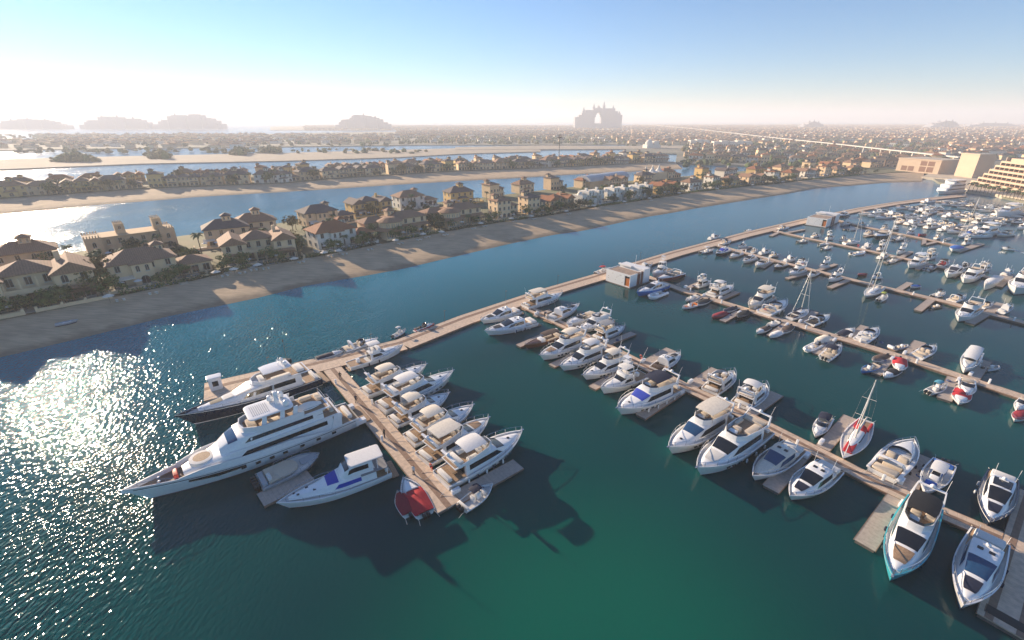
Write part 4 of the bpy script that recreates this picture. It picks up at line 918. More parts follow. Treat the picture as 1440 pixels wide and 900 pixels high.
def mass_trees():
    rnd = random.Random(11); mb = MB()
    def clump(x, y, r, h, mi):
        rings = []; n = 6
        for z, k in ((.0, .7), (.45, 1.0), (.8, .75), (1.0, .25)):
            rings.append([(x + r * k * cos(2 * pi * j / n) * rnd.uniform(.75, 1.2), y + r * k * sin(2 * pi * j / n) * rnd.uniform(.75, 1.2), 1.4 + h * z * rnd.uniform(.9, 1.1)) for j in range(n)])
        mb.loft(rings, True, (False, True), mi)
    def fill(xa, xb, ya, yb, cnt):
        for _ in range(cnt):
            u = rnd.random(); D = 1 / (1 / (yb - HOR) + u * (1 / (ya - HOR) - 1 / (yb - HOR))); y = HOR + D
            q = W(rnd.uniform(xa, xb), y, 1.5); clump(q.x, q.y, rnd.uniform(2.5, 5.5), rnd.uniform(3, 7), rnd.choice([0, 1, 1, 2]))
    fill(960, 1350, 204, 236, 520); fill(1350, 1500, 200, 226, 160); fill(880, 1520, 177, 205, 3000); fill(560, 880, 186, 203, 1100); fill(430, 880, 177.5, 183, 900); fill(-250, 560, 190, 206, 900)
    for a, b, c, n in ((78, 138, 228, 110), (206, 246, 224, 50), (322, 354, 219, 44), (360, 400, 216, 50), (-60, -20, 231, 30), (20, 620, 216, 120)):
        for _ in range(n):
            u = rnd.gauss(.5, .2) if n < 115 else rnd.random(); q = W(a + (b - a) * u, c - rnd.uniform(0, 5), 1); clump(q.x, q.y, rnd.uniform(2.5, 6), rnd.uniform(3, 12) * (1 - abs(u - .5) * 1.1 if n < 115 else .5), rnd.choice([0, 1, 2]))
    o = mb.build("distant_trees", [LEAF['green'], LEAF['dark'], LEAF['olive']], None, 50)
    tag(o, "mass of dark green trees between the houses of the far town", "trees", None, "stuff")
mass_trees()
# hedges along the top of the near beach
segs = [(172, 258), (262, 318), (322, 352), (366, 424), (436, 478), (484, 528), (560, 618), (636, 700), (706, 740), (750, 778), (838, 900), (905, 960), (970, 1040), (1050, 1120), (1130, 1210)]
for i, (a, b) in enumerate(segs):
    rnd = random.Random(50 + i); mb = MB(); A = gl_point(a, .6); Bq = gl_point(b, .6); L_ = (Bq - A).length; n = int(L_ / 1.6)
    for k in range(n + 1):
        q = A + (Bq - A) * (k / n); blob_leaves(mb, (q.x, q.y, 2.9), .95, 26, rnd, .38, .8)
    tag(mb.build("hedge", LEAF[['green', 'dark'][i % 2]], None, 0), f"clipped {['green', 'dark green'][i % 2]} hedge above the near beach, {ordw(i)} from left", "hedge", "hedges along the near beach")
# ---------------------------------------------------------------- marina pontoons
PLANK = stripes(mat("pontoon_planks", (.70, .53, .39), .85, var=.18, scale=1.5), 0, .9, .8, .06)
PBROWN = mat("pontoon_brown_strip", (.30, .19, .13), .85, var=.2, scale=2)
PGREY = stripes(mat("finger_planks", (.50, .41, .34), .85, var=.15, scale=2), 0, .6, .8, .08)
FLOATM = mat("pontoon_float", (.16, .13, .11), .8, var=.2)
ORANGE = mat("orange_door", (.62, .17, .03), .5, var=.1); REDM = mat("red_paint", (.6, .04, .02), .5, var=.1); RBROWN = mat("red_brown_panel", (.16, .035, .025), .6, var=.15)
DZ = .55
def seg_deck(root, a, b, w, name, m=PLANK, z=DZ, strips=None, lift=0.0):
    """a floating deck from a to b; local x runs along it"""
    a = Vector((a[0], a[1], 0)); b = Vector((b[0], b[1], 0)); d = b - a; L_ = d.length; ang = atan2(d.y, d.x)
    mb = MB(); mb.box(0, L_, -w / 2, w / 2, z - .14, z + lift, 0); mb.box(.05, L_ - .05, -w / 2 + .12, w / 2 - .12, -.25, z - .14, 1)
    mb.box(0, L_, -w / 2 - .08, -w / 2, z - .2, z + .02 + lift, 2); mb.box(0, L_, w / 2, w / 2 + .08, z - .2, z + .02 + lift, 2)
    for s0, s1 in (strips or []): mb.box(.02, L_ - .02, s0, s1, z + lift - .05, z + lift + .012, 2)
    o = mb.build(name, [m, FLOATM, PBROWN], root, 0); o.location = tuple((a - root.location)[:2]) + (0,); o.rotation_euler = (0, 0, ang); return o
PILE = MB().lathe([(.22, -.6), (.22, 1.9), (.24, 1.95), (.03, 2.2)], n=8).mesh("pile", [WHITE])
def pile(root, x, y):
    o = bpy.data.objects.new("mooring_pile", PILE); COL.objects.link(o); o.parent = root; o.location = (x - root.location.x, y - root.location.y, 0)
MAIN = [(287, 551), (445, 514), (566, 484), (655, 449), (768, 411), (850, 387), (951, 356), (1048, 330), (1133, 310), (1213, 293.5), (1258, 286), (1313, 279), (1352, 275)]
MP = [W(x, y, DZ) for x, y in MAIN]
mr_ = empty("main_pontoon", (MP[5].x, MP[5].y, 0))
tag(mr_, "long wide floating pontoon with brown stripe, separating marina from open channel", "pontoon")
for i, (a, b) in enumerate(zip(MP, MP[1:])):
    d = (b - a).normalized(); seg_deck(mr_, a, b + d * .15, 6.2 if i else 7.5, "walkway", strips=[(.5, 1.7)], lift=.004 * (i % 2), m=PLANK)
PIERS = {
 1: ([(467, 518), (545, 610), (631, 712)], 3.6), 2: ([(738, 430), (830, 475), (964, 544), (1028, 573.5), (1140, 630), (1231, 677), (1321, 719), (1418, 760)], 2.9),
 3: ([(908, 388), (963, 409), (1109, 453), (1213, 484.5), (1287, 507.5), (1360, 532), (1450, 562)], 2.7), 4: ([(994, 341), (1064, 359.5), (1143, 379.5), (1220, 398.5), (1336, 425.5), (1384, 439), (1455, 457)], 2.7),
 5: ([(1078, 322), (1143, 336.5), (1230, 354), (1282, 365.5), (1330, 377), (1386, 389), (1450, 402)], 2.7), 6: ([(1177, 309), (1217, 319), (1290, 333.5), (1340, 344), (1350, 347)], 2.7),
 7: ([(1210, 297), (1262, 306.5), (1308, 314.5), (1354, 323.5)], 2.7), 8: ([(1262, 289), (1320, 298), (1385, 309)], 2.7), 9: ([(1308, 281.5), (1372, 292), (1400, 297)], 2.7)}
PN = {1: 'first', 2: 'second', 3: 'third', 4: 'fourth', 5: 'fifth', 6: 'sixth', 7: 'seventh', 8: 'eighth', 9: 'ninth'}
FING = {1: [((636, 703), (729, 652), 2.6)],
 2: [((783, 463), (729, 486), 1.6), ((812, 497), (776, 514), 1.8), ((873, 522), (833, 545), 1.8), ((958, 548), (901, 585), 2.2), ((752, 444), (775, 436), 1.6), ((800, 462), (820, 452), 1.6), ((850, 484), (891, 468), 1.9), ((905, 513), (944, 491), 2.6), ((972, 543), (1008, 519), 2.4), ((1055, 580), (1093, 553), 2.3), ((1131, 634), (1084, 687), 2.3), ((1157, 630), (1196, 586), 2.0), ((1274, 688), (1300, 641), 2.4), ((1262, 700), (1216, 766), 2.3)],
 3: [((963, 406), (992, 394), 1.6), ((1012, 421), (1038, 410), 1.6), ((1040, 438), (1016, 451), 1.7), ((1062, 436), (1083, 425), 1.7), ((1106, 455), (1083, 472), 1.7), ((1126, 455), (1146, 438), 1.7), ((1172, 476), (1148, 497), 1.8), ((1198, 476), (1216, 458), 1.8), ((1252, 502), (1232, 525), 1.8), ((1276, 501), (1294, 480), 2.2), ((1342, 531), (1328, 561), 2.2), ((1369, 531), (1386, 507), 2.0), ((1262, 492), (1252, 488), 1.6), ((990, 414), (972, 426), 1.5)],
 4: [((1040, 352), (1056, 346.5), 1.5), ((1044, 357), (1028, 362), 1.5), ((1086, 367), (1072, 376), 1.5), ((1145, 382), (1107, 391), 1.5), ((1150, 380), (1176, 371), 1.5), ((1193, 393.5), (1167, 404), 1.6), ((1264, 407), (1280, 397), 1.7), ((1310, 421), (1291, 436), 1.8), ((1386, 441), (1364, 454), 2.0), ((1392, 438), (1408, 426), 2.0), ((1107, 369), (1097, 372), 1.5)],
 5: [((1098, 325), (1084, 331.5), 1.6), ((1104, 327.5), (1131, 322.5), 1.6), ((1220, 351), (1206, 355.5), 1.4), ((1268, 361), (1282, 353.5), 1.5), ((1268, 363), (1245, 369), 1.5), ((1305, 371), (1290, 378), 1.5), ((1352, 382), (1340, 389), 1.5), ((1420, 385), (1402, 402), 2.6)],
 6: [((1345, 353.5), (1380, 342.5), 2.4), ((1300, 336.5), (1299, 344), 1.4), ((1202, 321), (1186, 322), 1.4), ((1316, 340), (1300, 344), 1.4), ((1250, 327), (1216, 332), 1.4)],
 7: [((1283, 310), (1260, 314), 1.4), ((1344, 321.5), (1362, 317), 1.4)], 8: [((1318, 298), (1300, 303), 1.3)], 9: []}
PROOT = {}; PW = {}
for k, (pts, w) in PIERS.items():
    P = [W(x, y, DZ) for x, y in pts]; PW[k] = P; r = empty("pier", (P[0].x, P[0].y, 0)); PROOT[k] = r
    tag(r, f"floating plank pier with narrow mooring fingers, {PN[k]} pier along the main pontoon from the left", "pier", "piers branching off the main pontoon")
    for i, (a, b) in enumerate(zip(P, P[1:])): seg_deck(r, a, b + (b - a).normalized() * .1, w, "walkway", strips=[(-w * .12, w * .12)] if k < 3 else None, lift=-.01 + .004 * (i % 2))
    for a, b, fw in FING[k]:
        A, Bq = W(*a, DZ), W(*b, DZ); seg_deck(r, A, Bq, fw, "finger", m=PGREY, lift=-.03); d = (Bq - A).normalized(); 
        if 0: pile(r, Bq.x + d.x * .3, Bq.y + d.y * .3)
# broad platform at the right edge
A, Bq = W(1415, 885, DZ), W(1466, 700, DZ); r = empty("pier_platform", (A.x, A.y, 0)); tag(r, "broad striped pontoon platform at the outer end of the second pier", "pontoon")
seg_deck(r, A, Bq, 4.6, "walkway", strips=[(1.05, 1.75), (-1.5, -.7)], lift=.01)
seg_deck(r, A + (Bq - A).normalized() * .9, A + (Bq - A).normalized() * 2.2, 3.6, "ramp_cover", m=RUBBER, z=DZ + .06)
A, Bq = W(366, 703, DZ), W(437, 668, DZ); dk = empty("floating_dock", (A.x, A.y, 0)); tag(dk, "separate floating dock between grey power boat and white yacht with blue windows", "pontoon"); seg_deck(dk, A, Bq, 3.2, "walkway", m=PGREY, lift=-.03)
# service pedestals, life rings, people
PED = MB().rbox(-.18, .18, -.18, .18, 0, 1.05, .06).mesh("pedestal", [WHITE]); 
def ring_mesh():
    mb = MB(); rings = []
    for i in range(10):
        a = 2 * pi * i / 10; rings.append([((.36 + .09 * cos(b)) * cos(a), .09 * sin(b), 1.0 + (.36 + .09 * cos(b)) * sin(a)) for b in (0, 1.57, 3.14, 4.71)])
    rings.append(rings[0]); mb.loft(rings, True, (False, False)); mb.box(-.05, .05, .08, .16, 0, 1.3); return mb.mesh("life_ring", [REDM])
LR = ring_mesh()
np_ = 0
for k, P in PW.items():
    if k > 6: continue
    L_ = plen(P); s = 7; i = 0
    while s < L_ - 3:
        q, d = along(P, s); side = 1 if i % 2 else -1; w = PIERS[k][1] / 2 - .3
        isring = i % 6 == 3
        o = bpy.data.objects.new("life_ring_stand" if isring else "service_pedestal", LR if isring else PED); COL.objects.link(o)
        o.location = (q.x - d.y * side * w, q.y + d.x * side * w, DZ); o.rotation_euler = (0, 0, atan2(d.y, d.x))
        tag(o, f"{'red life ring stand' if isring else 'small white service post'} on {PN[k]} pier, {ordw(i)} stand from the main pontoon", "life ring" if isring else "pedestal", "service posts and life rings along the piers")
        s += 11.5; i += 1
def person_mesh(shirt, trousers):
    sk = mat("skin", (.35, .2, .13), .6); mb = MB(); n = 8
    def ell(cx, cy_, z, a, b): return [(cx + a * cos(2 * pi * k / n), cy_ + b * sin(2 * pi * k / n), z) for k in range(n)]
    for sg in (-1, 1):
        mb.loft([ell(.16 * sg - .0, .06 * sg, 0, .06, .11), ell(.12 * sg, .03 * sg, .1, .05, .06), ell(.11 * sg, .02 * sg, .45, .06, .07), ell(.1 * sg, 0, .85, .09, .1)], True, (True, True), 1)
        mb.loft([ell(.22 * sg, 0, 1.42, .06, .07), ell(.29 * sg, .02, 1.1, .045, .05), ell(.30 * sg, .1, .82, .035, .04)], True, (True, True), 0)
    mb.loft([ell(0, 0, .8, .17, .12), ell(0, 0, 1.05, .15, .11), ell(0, 0, 1.35, .2, .12), ell(0, 0, 1.48, .14, .09), ell(0, 0, 1.53, .06, .06)], True, (True, True), 0)
    mb.loft([ell(0, 0, 1.52, .05, .055), ell(0, .01, 1.6, .08, .095), ell(0, .01, 1.7, .085, .1), ell(0, 0, 1.78, .05, .06)], True, (True, True), 2)
    return mb.mesh("person", [CANV[shirt], CANV[trousers], sk])
for i, (px, py, s, t, lb) in enumerate([(501, 566, 'navy', 'black', 'person in dark clothes standing halfway down the first pier'), (541, 615, 'black', 'navy', 'person in black near the middle of the first pier by the fourth yacht'), (582, 667, 'white', 'navy', 'person in a white shirt near the outer end of the first pier'),
        (766, 446, 'black', 'black', 'person in black standing near the start of the second pier'), (770, 449, 'grey', 'navy', 'person in grey beside the person in black on the second pier'), (479, 533, 'black', 'navy', 'person standing on the first pier close to the main pontoon')]):
    o = bpy.data.objects.new("person", person_mesh(s, t)); COL.objects.link(o); p = W(px, py, DZ); o.location = p; o.rotation_euler = (0, 0, i * 1.3); tag(o, lb, "person", "people on the piers")

# dock boxes and lamp posts
DBX = MB().rbox(-.7, .7, -.3, .3, 0, .6, .08).mesh("dock_box", [WHITE]); lpm = MB(); lpm.tube([(0, 0, 0), (0, 0, 3.2)], .05, 5); lpm.rbox(-.12, .45, -.1, .1, 3.15, 3.28, .05); LPM = lpm.mesh("dock_lamp", [FLOATM])
HOSE = MB(); HOSE.tube([(.45 * cos(a * .7) * (1 - a * .012), .45 * sin(a * .7) * (1 - a * .012), .04 + .006 * a) for a in range(28)], .035, 4); HOSE = HOSE.mesh("coiled_hose", [mat("blue_hose", (.03, .08, .25), .6)])
rq = random.Random(77)
for k, fs_ in FING.items():
    for i, (a, b, fw) in enumerate(fs_):
        A, Bq = W(*a, DZ), W(*b, DZ); d = (Bq - A).normalized(); n = Vector((-d.y, d.x, 0))
        for nm, me, s0, off, cat, lb in (("dock_box", DBX, 1.2, fw / 2 - .35, 'dock box', 'white dock box'), ("coiled_hose", HOSE, rq.uniform(2.5, 5), -fw / 4, 'hose', 'blue coiled hose')):
            if k > 3 or (nm == "coiled_hose" and i % 2): continue
            q = A + d * s0 + n * off; o = bpy.data.objects.new(nm, me); COL.objects.link(o); o.location = (q.x, q.y, DZ); o.rotation_euler = (0, 0, atan2(d.y, d.x)); tag(o, f"{lb} at root of {ordw(i)} listed finger of {PN[k]} pier".replace(' listed', ''), cat, "dock boxes and hoses on the fingers")
s = 12; i = 0
while s < plen(MP) - 10:
    q, d = along(MP, s); o = bpy.data.objects.new("dock_lamp", LPM); COL.objects.link(o); o.location = (q.x - d.y * 2.7, q.y + d.x * 2.7, DZ); o.rotation_euler = (0, 0, atan2(d.y, d.x)); tag(o, f"thin grey lamp post on main pontoon, {ordw(i)} from left", "lamp post", "lamp posts along the main pontoon"); s += 22; i += 1
# ---------------------------------------------------------------- boats in their berths
BOATN = {}
KINDN = {'flybridge': ('flybridge_yacht', 'yacht'), 'coupe': ('motor_cruiser', 'motor boat'), 'express': ('open_cruiser', 'motor boat'), 'console': ('center_console_boat', 'motor boat'), 'covered': ('covered_boat', 'motor boat'), 'dinghy': ('inflatable_boat', 'dinghy'), 'launch': ('wooden_launch', 'motor boat'), 'sportfish': ('fishing_boat', 'fishing boat'), 'sailboat': ('sailing_yacht', 'sailing boat')}
FN = {'flybridge': flybridge, 'coupe': coupe, 'express': express, 'console': console, 'covered': covered, 'dinghy': dinghy, 'launch': launch, 'sportfish': sportfish, 'sailboat': sailboat}
RATIO = {'flybridge': .29, 'coupe': .30, 'express': .31, 'console': .33, 'covered': .35, 'dinghy': .42, 'launch': .27, 'sportfish': .32, 'sailboat': .30}
PENDING = []
def boat(kind, st, bw, desc, pier=None, side=None, B=None, label=None, name=None, cat=None, **kw):
    A, C = W(*st, 0), W(*bw, 0); L_ = (C - A).length
    for _ in range(3):
        A = W(st[0], st[1], max(.6, L_ * .06)); C = W(bw[0], bw[1], max(.9, L_ * .12)); L_ = (Vector(C[:2]) - Vector(A[:2])).length
    d = (C - A); c = (A + C) / 2
    if c.length > 165 and kind != 'sailboat': L_ *= .74 if c.length < 300 else .86; B = B and B * .85
    L_ = max(L_, 4.2)
    nm, ct = KINDN[kind]; r = empty(name or nm, (c.x, c.y, 0), atan2(d.y, d.x))
    far = c.length
    if kind in ('flybridge', 'coupe', 'express'): kw.setdefault('lod', 1 if far > 140 else 0)
    b = B or L_ * RATIO[kind]; b = max(b, 1.7)
    res = FN[kind](r, L_, b, **kw)
    if far < 150 and res[0]:
        h_ = res[0]
        for sg in (-1, 1):
            MB().tube([(h_.X(.02), sg * h_.hb(.02) * .8, h_.z(0)), (h_.X(0) - .9, sg * (h_.hb(0) * .9), .75), (h_.X(0) - 1.6, sg * (h_.hb(0) * 1.0), .6)], .03, 4).build("mooring_line", CREAM, r)
        if L_ > 9 and kind != 'sailboat': fenders(r, h_, (.3, .48), 1 if int(st[0]) % 2 else -1, CANV['navy'] if int(st[0]) % 3 else WHITE)
    tag(r, label, cat or ct, None)
    if pier is not None:
        PENDING.append((r, desc, pier, side, c))
        r["group"] = f"boats moored on the {PN[pier]} pier"
    else: r["group"] = "boats moored on the main pontoon" if not label else "boats in the marina"
    return r, res
def fen(rr, ts=(.2, .35, .5), side=1):
    r, (h, _) = rr
    if h: fenders(r, h, ts, side)
# pier 1, right side
boat('flybridge', (512, 553), (600, 513), 'white flybridge yacht, cream soft canopy', 1, 'far', B=4.4, top='cream', toptype='small')
boat('flybridge', (535, 574), (638, 522), 'white flybridge yacht, dark windscreen', 1, 'far', B=4.8, top='white', toptype='small')
boat('flybridge', (552, 594), (632, 553), 'white flybridge yacht, pale canopy', 1, 'far', B=4.5, top='cream', toptype='small')
boat('flybridge', (575, 620), (666, 570), 'white flybridge yacht, wide cream canopy', 1, 'far', B=4.6, top='cream', toptype='small')
boat('flybridge', (594, 647), (688, 588), 'flybridge yacht, flat tan hardtop, teak foredeck', 1, 'far', B=4.8, top='cream', toptype='hard', pad=TEAK)
fen(boat('flybridge', (620, 676), (735, 606), 'big white flybridge yacht, cream canopy', 1, 'far', B=5.2, top='white', toptype='small'), (.2, .4, .6), -1)
boat('console', (650, 713), (693, 680), 'small cream boat with navy canopy', label='small cream boat with square navy canopy beside the end finger of first pier', B=2.7, top='navy', hull='white', outb=2)
boat('covered', (598, 722), (567, 671), '', label='white boat under bright red cover at the tip of the first pier', B=3.3, top='red', outb=2, full=False)
boat('covered', (576, 722), (559, 691), '', label='small white dinghy with dark red cover left of the red covered boat', B=2.3, top='maroon', outb=1)
# white motor yacht with blue windows
def motor_yacht_blue():
    st, bw = W(545, 655, 1.2), W(388, 706, 2.0); L_ = (Vector(bw[:2]) - Vector(st[:2])).length; B = 5.0; d = bw - st; c = (st + bw) / 2
    root = empty("motor_yacht", (c.x, c.y, 0), atan2(d.y, d.x)); tag(root, "white motor yacht with bright blue windows and black waterline stripe beside the grey tender", "yacht", "large yachts left of the first pier")
    h = Hull(L_, B, 1.4, 1.9, tm=.42, p=2.2); h.build(root, WHITE, NONSKID, stripe=BLACK); X = h.X; zt = 2.8
    a = Cab([(X(.14), B * .40, B * .36, 1.4, zt), (X(.44), B * .40, B * .35, 1.4, zt), (X(.56), B * .36, B * .26, 1.5, 2.6), (X(.64), B * .30, B * .2, 1.6, 2.25), (X(.80), B * .18, B * .1, 1.7, 2.15), (X(.9), B * .08, B * .03, 1.8, 2.0)])
    a.body(MB()).build("cabin", WHITE, root); m = MB(); a.patch(m, X(.475), X(.575), 1.1, 2.9, .03, 0, 4, 8); m.build("windscreen", BCOVER, root)
    side_windows(root, a, X(.28), X(.52), .4, .85, BCOVER, 0, -.6)
    b = Cab([(X(.10), B * .36, B * .33, zt - .05, zt + 1.75), (X(.34), B * .33, B * .29, zt - .05, zt + 1.75), (X(.42), B * .3, B * .24, zt - .05, zt + 1.0), (X(.46), B * .25, B * .16, zt - .1, zt + .2)])
    b.body(MB(), x0=X(.16)).build("pilothouse", WHITE, root); m = MB(); b.patch(m, X(.368), X(.41), 1.05, 2.95, .03, 0, 3, 8); m.build("windscreen", GLASS, root); side_windows(root, b, X(.2), X(.39), .45, .85, GLASS, 0, -.3)
    MB().rbox(X(.05), X(.37), -B * .32, B * .32, zt + 1.75, zt + 1.86, .4).build("pilothouse_roof", CANV['white'], root)
    MB().box(X(.03), X(.28), -B * .42, B * .42, 2.7, 2.8).build("upper_deck", GREYDECK, root)
    MB().box(X(.01), X(.14), -B * .4, B * .4, 1.43, 1.47).build("cockpit_floor", TEAK, root); MB().rbox(X(.02), X(.05), -B * .3, B * .3, 1.45, 2.0, .1).build("cockpit_sofa", CUSHW, root)
    p = MB()
    for y in (-1, 1): p.tube([(X(.04), y * B * .4, 1.4), (X(.04), y * B * .4, 3.0)], .05, 5); p.tube([(X(.12), y * B * .38, 3.0), (X(.12), y * B * .36, zt + 1.75)], .05, 5)
    p.build("support_post", WHITE, root); swim(root, h, 1.1); rail(root, h, .4, .99, .6)
    hatch(root, [(X(.68), .5, 2.2, .22), (X(.74), -.5, 2.2, .2), (X(.82), .3, 2.15, .18), (X(.85), -.3, 2.1, .16)])
motor_yacht_blue()
def superyacht():
    st, bw = W(496, 583, 1.2), W(169, 691, 3.1); L_ = (Vector(bw[:2]) - Vector(st[:2])).length; B = 7.4; d = bw - st; c = (st + bw) / 2
    root = empty("superyacht", (c.x, c.y, 0), atan2(d.y, d.x)); tag(root, "huge white three deck superyacht with long dark window bands left of the first pier", "yacht", "large yachts left of the first pier")
    h = Hull(L_, B, 2.2, 3.2, tm=.40, p=2.1, rake=.09, transom=.84); h.build(root, WHITE, TEAK, n=34, bul=.7, stripe=STRIPE); X = h.X
    for sg in (-1, 1): m = MB(); m.loft([[(h.X(t), sg * (h.hb(t) * .99 + .02), h.z(t) - .32 - k * .09) for k in (0, 1)] for t in [.02 + .94 * i / 24 for i in range(25)]], False, (False, False)); m.build("hull_line", NAVY, root)
    # raised side bulwark
    for sg in (-1, 1):
        m = MB(); ts = [.18 + .62 * i / 16 for i in range(17)]
        m.loft([[(h.X(t), sg * (h.hb(t) * 1.0), h.z(t) - .02), (h.X(t), sg * (h.hb(t) * .99), h.z(t) + .95 * min(1, (t - .17) * 6) * min(1, (.82 - t) * 8)), (h.X(t), sg * (h.hb(t) * .96), h.z(t) + .95 * min(1, (t - .17) * 6) * min(1, (.82 - t) * 8)), (h.X(t), sg * (h.hb(t) * .95), h.z(t) - .02)] for t in ts], True, (True, True)); m.build("bulwark", WHITE, root)
        w = MB(); w.loft([[(h.X(t), sg * (h.hb(t) * .985 + .03), h.z(t) - .55 - k * .28 * (1 - abs(t - .66) / .12 * .5)) for k in (0, 1, 2)] for t in [.55 + .22 * i / 8 for i in range(9)]], False, (False, False)); w.build("hull_window", GLASS, root)
        w = MB()
        for t in (.14, .22, .30, .38, .44, .50, .56): w.rbox(h.X(t) - .35, h.X(t) + .35, sg * h.hb(t) * .975 - .06 + .03 * sg, sg * h.hb(t) * .975 + .06 + .03 * sg, h.z(t) * .55, h.z(t) * .55 + .4, .05)
        split_build(w, "porthole", GLASS, root)
    z1, z2, z3 = 4.5, 6.2, 8.1
    a = Cab([(X(.13), B * .42, B * .40, 2.0, z1), (X(.58), B * .43, B * .40, 2.2, z1 + .05), (X(.66), B * .38, B * .28, 1.8, 3.8), (X(.72), B * .30, B * .22, 1.9, 3.45), (X(.78), B * .22, B * .14, 2.0, 3.0)]); a.body(MB()).build("main_deckhouse", WHITE, root)
    side_windows(root, a, X(.16), X(.56), .50, .80, GLASS, 0, -1.0)
    # foredeck: curved sofa and sun bed, well with red gear
    m = MB(); m.lathe([(1.7, 0), (1.7, .5), (1.2, .55)], (X(.70), 0, 3.35), 14); m.build("foredeck_sofa", CUSHW, root); MB().lathe([(1.15, 0), (1.15, .5), (.1, .52)], (X(.70), 0, 3.4), 14).build("foredeck_table", TEAK, root)
    MB().prism([(X(.79), -1.5), (X(.79), 1.5), (X(.90), .75), (X(.90), -.75)], 2.3, 2.36).build("anchor_deck", WOODD, root); MB().rbox(X(.80), X(.805) + .4, -.9, .9, 2.36, 3.0, .1).build("fender_basket", REDM, root)
    m = MB(); 
    for y in (-.5, .5): m.lathe([(.25, 0), (.25, .4), (.12, .5)], (X(.87), y, 2.36), 8)
    m.build("windlass", STEEL, root)
    b = Cab([(X(.17), B * .38, B * .36, z1, z2), (X(.50), B * .39, B * .35, z1, z2 + .05), (X(.545), B * .38, B * .31, z1, z2 - .1), (X(.59), B * .34, B * .24, z1, z1 + 1.1), (X(.63), B * .28, B * .19, z1 - .9, z1 + .3)]); b.body(MB()).build("bridge_deckhouse", WHITE, root)
    m = MB(); b.patch(m, X(.553), X(.592), .95, 3.05, .04, 0, 3, 12); m.build("windscreen", BGLASS, root); side_windows(root, b, X(.22), X(.53), .42, .78, GLASS, 0, -.8)
    MB().prism([(X(.09), -B * .42), (X(.09), B * .42), (X(.5), B * .44), (X(.56), B * .3), (X(.56), -B * .3), (X(.5), -B * .44)][::-1], z1 - .12, z1 + .06).build("upper_deck", WHITE, root)
    MB().prism([(X(.10), -B * .38), (X(.10), B * .38), (X(.17), B * .38), (X(.17), -B * .38)], z1 + .06, z1 + .08).build("aft_deck_floor", TEAK, root)
    MB().prism([(X(.13), -B * .39), (X(.13), B * .39), (X(.45), B * .40), (X(.53), B * .2), (X(.53), -B * .2), (X(.45), -B * .40)][::-1], z2 - .02, z2 + .14).build("sun_deck", WHITE, root)
    MB().prism([(X(.14), -B * .35), (X(.14), B * .35), (X(.44), B * .36), (X(.51), B * .18), (X(.51), -B * .18), (X(.44), -B * .36)][::-1], z2 + .14, z2 + .16).build("sun_deck_floor", TEAK, root)
    m = MB(); pts = [(X(.26), B * .39), (X(.45), B * .395), (X(.52), B * .22), (X(.53), 0), (X(.52), -B * .22), (X(.45), -B * .395), (X(.26), -B * .39)]; m.loft([[(p[0], p[1], z2 + .1) for p in pts], [(p[0], p[1], z2 + .95) for p in pts], [(p[0] - .15, p[1] * .95, z2 + .95) for p in pts], [(p[0] - .15, p[1] * .95, z2 + .15) for p in pts]], False, (False, False)); m.build("coaming", WHITE, root)
    s = MB(); s.rbox(X(.46), X(.50), -1.4, 1.4, z2 + .16, z2 + .7, .2); s.rbox(X(.36), X(.44), .9, 2.3, z2 + .16, z2 + .65, .2); s.rbox(X(.30), X(.40), -2.3, -1.2, z2 + .16, z2 + .65, .2); split_build(s, "sun_deck_seat", CUSH, root)
    # hardtop with slatted front panel, mast with domes
    zt = z2 + 2.0; MB().rbox(X(.29), X(.49), -B * .33, B * .33, zt, zt + .22, .8).build("hardtop", WHITE, root)
    m = MB()
    for k in range(9): m.box(X(.395) + k * .28, X(.395) + k * .28 + .12, -1.5, 1.5, zt + .22, zt + .26)
    m.build("roof_slats", GREYW, root); m = MB()
    for x in (.30, .36, .44):
        for sg in (-1, 1): m.loft([[(X(x) + u, sg * B * .36 + v, z2 + .1) for u, v in ((-.4, -.08), (.4, -.08), (.4, .08), (-.4, .08))], [(X(x) + u - .5, sg * B * .31 + v, zt + .05) for u, v in ((-.3, -.08), (.3, -.08), (.3, .08), (-.3, .08))]], True)
    split_build(m, "hardtop_support", WHITE, root)
    m = MB(); m.rbox(X(.34), X(.36), -.4, .4, zt + .2, zt + 2.4, .15); m.box(X(.345), X(.35), -1.6, 1.6, zt + 1.6, zt + 1.75); m.tube([(X(.35), 0, zt + 2.4), (X(.345), 0, zt + 4.2)], .05, 5); m.tube([(X(.35), -1.4, zt + 1.7), (X(.345), -1.4, zt + 3)], .03, 4); m.build("radar_mast", WHITE, root)
    for x, y in ((.32, -1.6), (.32, 1.6), (.37, -1.4)): MB().lathe([(.2, 0), (.48, .25), (.5, .6), (.33, .95), (.05, 1.1)], (X(x), y, zt + .2), 12).build("satellite_dome", WHITE, root)
    # tender and gear on the aft sun deck
    t = MB(); rr = []
    for i in range(8):
        k = i / 7; rr.append([(X(.20) + 4.6 * (k - .3), 1.0 + .95 * sin(pi * (k * .8 + .12)) * y, z2 + .25 + 1.0 * sin(pi * (k * .85 + .08)) * (1 - y * y)) for y in (-1, -.6, 0, .6, 1)])
    t.loft([list(reversed(r)) for r in rr][::-1], False, (True, True)); t.build("covered_tender", CANV['white'], root)
    s = MB(); s.rbox(X(.14), X(.17), -2.2, 0, z2 + .16, z2 + .6, .2); s.rbox(X(.18), X(.24), -2.4, -1.4, z2 + .16, z2 + .6, .2); s.rbox(X(.11), X(.13), -2, 2, z1 + .08, z1 + .55, .2); s.rbox(X(.14), X(.16), -.8, .8, z1 + .08, z1 + .8, .2); split_build(s, "aft_deck_seat", CUSH, root)
    m = MB()
